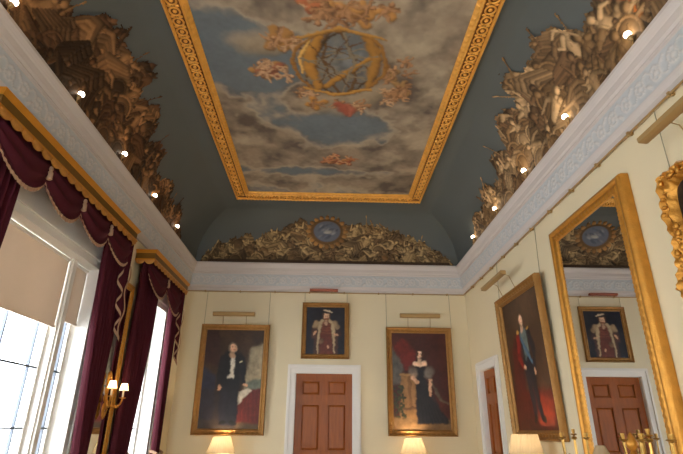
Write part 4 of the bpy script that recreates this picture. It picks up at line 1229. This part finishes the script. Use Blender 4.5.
for (dx, v, q, an) in ((.62, .72, .20, .35), (.85, .48, .21, .7), (1.15, .60, .18, .5), (1.42, .40, .19, .9), (1.75, .36, .16, .6), (2.1, .28, .14, .3), (.45, .26, .17, .9), (1.0, .22, .16, 1.2)):
    fg += [(mx + dx, v, q, an * -1, -1), (mx - dx, v, q, an, 1)]
trophy(p, far_prof, .25, 5.75, 330, r_, .85, pal=FARP, warm=(120, 88, 52), figs=fg)
for k in range(26):
    u = .45 + k * .2
    p.cap(u, .035, .04, u + .2, .035, .04, (66, 50, 36), .6, hg=.01)
for k in range(20):
    a = k * 2 * PI / 20
    p.ell(mx + .385 * math.cos(a), mv + .33 * math.sin(a), .075, .05, tone((138, 100, 54), .8 + .35 * r_.random()), a, .6, hg=.014)
p.ell(mx, mv, .355, .305, (96, 72, 42), 0, .4, .06, hg=.012)
p.ell(mx, mv, .29, .245, (92, 98, 110), 0, .15, .05, hg=.004)
for k in range(26):
    a = r_.random() * 6.28; q = r_.random() ** .5
    p.ell(mx + .22 * q * math.cos(a), mv + .17 * q * math.sin(a), .06, .026, r_.choice([(132, 134, 138), (84, 92, 106), (116, 116, 122), (72, 78, 90)]), r_.random(), .3, .5, op=.8)
p.ell(mx + .02, mv - .02, .09, .04, (150, 148, 142), .1, .4, .3)
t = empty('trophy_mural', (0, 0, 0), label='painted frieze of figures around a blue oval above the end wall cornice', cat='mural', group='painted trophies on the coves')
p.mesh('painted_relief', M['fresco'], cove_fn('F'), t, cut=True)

# ------------------------------------------------------------------ small spotlights standing on the cornice
def lamp(kind, name, loc, energy, col, parent=None, size=.03, rot=None, cone=None):
    l = bpy.data.lights.new(name, kind); l.energy = energy; l.color = col
    if kind in ('POINT', 'SPOT'): l.shadow_soft_size = size
    if cone: l.spot_size = cone; l.spot_blend = .6
    o = bpy.data.objects.new(name, l); COL.objects.link(o); o.location = loc
    if rot is not None: o.rotation_euler = rot
    if parent: o.parent = parent
    return o
WARM = (1.0, .78, .52)
spot_tint = {'L': (1.0, .62, .32), 'R': (1.0, .78, .52)}
ordw = ['farthest', 'second farthest', 'third farthest', 'fourth farthest', 'fifth farthest', 'sixth farthest', 'seventh farthest']
for side in ('L', 'R'):
    for k in range(7):
        y = -1.85 - k * 1.295 if side == 'L' else -1.60 - k * 1.315
        x = .17 if side == 'L' else W - .17
        sg = 1 if side == 'L' else -1
        t = empty('cornice_spotlight', (x, y, 4.945), label='%s small bright spotlight on the cornice above the %s' % (ordw[k], 'curtains' if side == 'L' else 'right wall mirror'), cat='spotlight',
                  group='spotlights on the %s cornice' % ('window' if side == 'L' else 'mirror'))
        MB().lathe([(.022, 0), (.022, .006), (.006, .01), (.006, .07)], 10).build('stem', M['brass_dull'], t)
        MB().tube([(0, 0, .06), (sg * .012, 0, .085), (sg * .02, 0, .105)], [.014, .022, .030], 12).build('lamp_housing', M['brass_dull'], t, 40)
        MB().ball((sg * .032, 0, .125), .036, n=12, m=8).build('bulb', M['bulb'], t, 60)
        lamp('POINT', 'spot_light', (sg * .16, 0, .22), 1.0 if side == 'R' else .6, spot_tint[side], t, .04)

# ------------------------------------------------------------------ table lamps, tables, sconce, candelabra
def table(loc, rz, w, d, h, label):
    t = empty('console_table', loc, (0, 0, rz), label, 'table')
    MB().box(-w / 2, w / 2, -d, 0, h - .04, h).build('table_top', M['marble'], t)
    MB().box(-w / 2 + .04, w / 2 - .04, -d + .04, -.02, h - .14, h - .04).build('apron', M['gold_dark'], t)
    for sx in (-1, 1):
        for yy in (-d + .07, -.06):
            MB().lathe([(.02, 0), (.03, .02), (.02, .06), (.035, h * .6), (.03, h - .14)], 10, (sx * (w / 2 - .08), yy, 0)).build('table_leg', M['gold_dark'], t, 40)
    return t
table((1.09, -.03, 0), 0, 1.1, .45, .80, 'gilt console table under the portrait of the man in black')
table((4.69, -.03, 0), 0, 1.1, .45, .80, 'gilt console table under the portrait of the woman')
table((W - .03, -3.42, 0), -PI / 2, 1.2, .55, .84, 'gilt console table under the portrait with red drapery')
table((W - .16, -5.35, 0), -PI / 2, 2.2, .60, .90, 'long gilt console table under the tall mirror')

def table_lamp(loc, r0, r1, z0, z1, label, energy):
    """z0,z1: heights of the shade above the table"""
    t = empty('table_lamp', loc, label=label, cat='lamp', group='lit table lamps with pleated shades')
    MB().lathe([(.001, 0), (.075, 0), (.075, .02), (.03, .035), (.022, .06), (.06, .12), (.078, .19), (.06, .26), (.02, .30), (.014, z0 + .02), (.014, z0 + .05)], 20).build('lamp_base', M['ceramic'], t, 40)
    MB().lathe([(r0, z0), (r1, z1)], 120, flute=.018, nf=30, cap=False).build('lamp_shade', M['shade'], t, 60)
    MB().ball((0, 0, z0 + .11), .03, n=10, m=8).build('bulb', M['candle_bulb'], t, 60)
    lamp('POINT', 'lamp_light', (0, 0, z0 + .14), energy, WARM, t, .04)
    return t
table_lamp((1.09, -.28, .80), .255, .155, .39, .665, 'lit pleated lamp below the portrait of the man in black', 42)
table_lamp((4.69, -.28, .80), .25, .155, .39, .670, 'lit pleated lamp below the portrait of the woman', 42)
table_lamp((W - .36, -3.42, .84), .215, .165, .47, .73, 'lit pleated lamp under the portrait with red drapery', 22)

def sconce(loc, rz, label):
    t = empty('wall_sconce', loc, (0, 0, rz), label, 'wall light')
    m = MB()
    m.lathe([(.001, 0), (.05, .004), (.058, .02), (.03, .03), (.001, .034)], 16)
    for (z, r) in ((.10, .05), (.2, .04), (.28, .035), (-.12, .045), (-.2, .03)):
        m.ball((0, z, .015), r, r * 1.5, .022, 10, 6)
    for sx in (-1, 1):
        m.tube([(0, .15, .02), (sx * .06, .22, .03), (sx * .05, .30, .02), (0, .34, .02)], .011, 6)
        m.tube([(0, -.1, .02), (sx * .07, -.14, .03), (sx * .05, -.22, .02), (0, -.26, .02)], .011, 6)
    m.build('back_plate', M['gold'], t, 60, Matrix.Rotation(PI / 2, 4, 'X'))
    for sx in (-1, 1):
        a = MB()
        pts = [(0, -.03, -.02), (sx * .05, -.07, -.10), (sx * .13, -.12, -.12), (sx * .19, -.15, -.06), (sx * .20, -.16, .0)]
        a.tube(pts, .012, 8)
        a.lathe([(.006, 0), (.04, .006), (.045, .018), (.02, .014)], 14, (sx * .20, -.16, 0))
        for q in range(3): a.ball((sx * (.06 + .05 * q), -.085 - .02 * q, -.10), .022, n=8, m=6)
        arm = a.build('sconce_arm', M['gold'], t, 50)
        MB().lathe([(.013, .015), (.013, .13)], 10, (sx * .20, -.16, 0)).build('candle_tube', M['ceramic'], arm)
        MB().ball((sx * .20, -.16, .165), .016, .016, .03, 8, 6).build('bulb', M['candle_bulb'], arm)
        MB().lathe([(.062, .11), (.038, .20)], 24, (sx * .20, -.16, 0), cap=False).build('candle_shade', M['shade_small'], arm, 60)
        lamp('POINT', 'sconce_light', (sx * .20, -.16, .19), 2.2, WARM, arm, .02)
    return t
sconce((.075, -3.36, 1.97), PI / 2, 'gilt wall light with two lit shades on the pier mirror')

def candelabrum(loc, label, h=.66, n=4, R=.17, rot=0.0, mat='brass'):
    t = empty('candelabrum', loc, (0, 0, rot), label, 'candelabrum', 'branched candelabra before the mirror')
    MB().lathe([(.001, 0), (.085, 0), (.085, .015), (.05, .03), (.03, .06), (.018, .09), (.028, .14), (.016, .18), (.014, h * .55), (.026, h * .6), (.014, h * .66), (.012, h - .10), (.03, h - .09), (.022, h - .07)], 18).build('stem', M[mat], t, 40)
    def cup(m, c):
        m.lathe([(.005, -.02), (.012, -.01), (.034, 0), (.030, .006), (.012, .01), (.016, .03), (.018, .05), (.012, .05)], 12, c)
    m = MB(); cup(m, (0, 0, h - .05)); m.build('candle_cup', M[mat], t, 40)
    for k in range(n):
        a = 2 * PI * k / n
        c, s = math.cos(a), math.sin(a)
        m = MB()
        m.tube([(0, 0, h * .62), (c * R * .35, s * R * .35, h * .54), (c * R * .7, s * R * .7, h * .58), (c * R * .6, s * R * .6, h * .68), (c * R * .45, s * R * .45, h * .66)], .007, 8)
        m.tube([(c * R * .6, s * R * .6, h * .56), (c * R * .95, s * R * .95, h * .62), (c * R, s * R, h - .10)], .007, 8)
        cup(m, (c * R, s * R, h - .085))
        m.build('candle_arm', M[mat], t, 50)
    return t
candelabrum((W - .42, -4.95, .90), 'brass branched candelabrum at the door end of the mirror console', .73, 4, .16, .3)
candelabrum((W - .42, -6.22, .90), 'brass branched candelabrum at the near end of the mirror console', .73, 5, .18, .1)
t = empty('mantel_clock', (W - .38, -5.90, .90), (0, 0, -PI / 2), 'ornate gilt clock with a finial on the mirror console', 'clock')
m = MB(); m.box(-.16, .16, -.10, .10, 0, .06); m.frustum((-.13, .13, -.08, .08, .06), (-.10, .10, -.07, .07, .36)); m.box(-.12, .12, -.085, .085, .36, .39)
m.lathe([(.09, .39), (.10, .43), (.08, .49), (.03, .54), (.02, .56), (.045, .59), (.05, .62), (.03, .66), (.008, .70), (.001, .71)], 18)
for sx in (-1, 1):
    m.tube([(sx * .12, 0, .06), (sx * .18, 0, .14), (sx * .13, 0, .26), (sx * .16, 0, .36), (sx * .11, 0, .42)], .018, 8)
    m.ball((sx * .10, 0, .43), .03, n=10, m=6)
m.build('clock_case', M['gold'], t, 40)
MB().lathe([(.001, 0), (.07, 0), (.072, .012), (.001, .014)], 24).build('clock_dial', M['ceramic'], t, 40, Matrix.Translation((0, -.079, .22)) @ Matrix.Rotation(PI / 2, 4, 'X'))
t = empty('small_lamp', (W - .46, -5.52, .90), (0, 0, 0), 'small lamp with a white conical shade between the candelabra', 'lamp')
MB().lathe([(.001, 0), (.06, 0), (.06, .015), (.02, .03), (.015, .2), (.03, .25), (.012, .3), (.012, .44)], 16).build('lamp_base', M['brass'], t, 40)
MB().lathe([(.14, .36), (.04, .59)], 40, cap=False).build('lamp_shade', M['shade'], t, 60)

# ------------------------------------------------------------------ light
w = bpy.data.worlds.new('World'); scene.world = w; w.use_nodes = True
bg = w.node_tree.nodes['Background']
bg.inputs[0].default_value = (.88, .94, 1.0, 1); bg.inputs[1].default_value = 11.3
for op in (WIN1, WIN2, ADDED_WIN3):
    l = bpy.data.lights.new('window_portal', 'AREA'); l.shape = 'RECTANGLE'
    l.size = op[3] - op[2]; l.size_y = op[1] - op[0]; l.cycles.is_portal = True
    o = bpy.data.objects.new('window_portal', l); COL.objects.link(o)
    o.location = (-.395, (op[0] + op[1]) / 2, (op[2] + op[3]) / 2); o.rotation_euler = (0, -PI / 2, 0)

for op in (ADDED_WIN4, ADDED_WIN5):
    l = bpy.data.lights.new('window_portal', 'AREA'); l.shape = 'RECTANGLE'
    l.size = op[1] - op[0]; l.size_y = op[3] - op[2]; l.cycles.is_portal = True
    o = bpy.data.objects.new('window_portal', l); COL.objects.link(o)
    o.location = ((op[0] + op[1]) / 2, YN - .395, (op[2] + op[3]) / 2); o.rotation_euler = (PI / 2, 0, PI)

# ------------------------------------------------------------------ camera
cam = bpy.data.cameras.new('camera'); co = bpy.data.objects.new('camera', cam); COL.objects.link(co)
F, PIT, YAW, ROL = 492.08, .391462, .026972, .009198
cam.sensor_fit = 'HORIZONTAL'; cam.sensor_width = 36; cam.lens = F / 683 * 36; cam.clip_start = .05
cpi, spi, cy, sy = math.cos(PIT), math.sin(PIT), math.cos(YAW), math.sin(YAW)
fwd = Vector((sy * cpi, cy * cpi, spi)); rt = Vector((cy, -sy, 0)); up = rt.cross(fwd)
r2 = rt * math.cos(ROL) + up * math.sin(ROL); u2 = -rt * math.sin(ROL) + up * math.cos(ROL)
mt = Matrix((r2, u2, -fwd)).transposed().to_4x4()
mt.translation = (3.02142, -10.37602, 1.6)
co.matrix_world = mt
scene.camera = co
scene.view_settings.view_transform = 'Standard'; scene.view_settings.look = 'None'
scene.view_settings.gamma = 1; scene.view_settings.use_curve_mapping = False
scene.view_settings.exposure = 0.0
scene.cycles.use_denoising = True
scene.cycles.max_bounces = 10; scene.cycles.diffuse_bounces = 6; scene.cycles.sample_clamp_indirect = 6
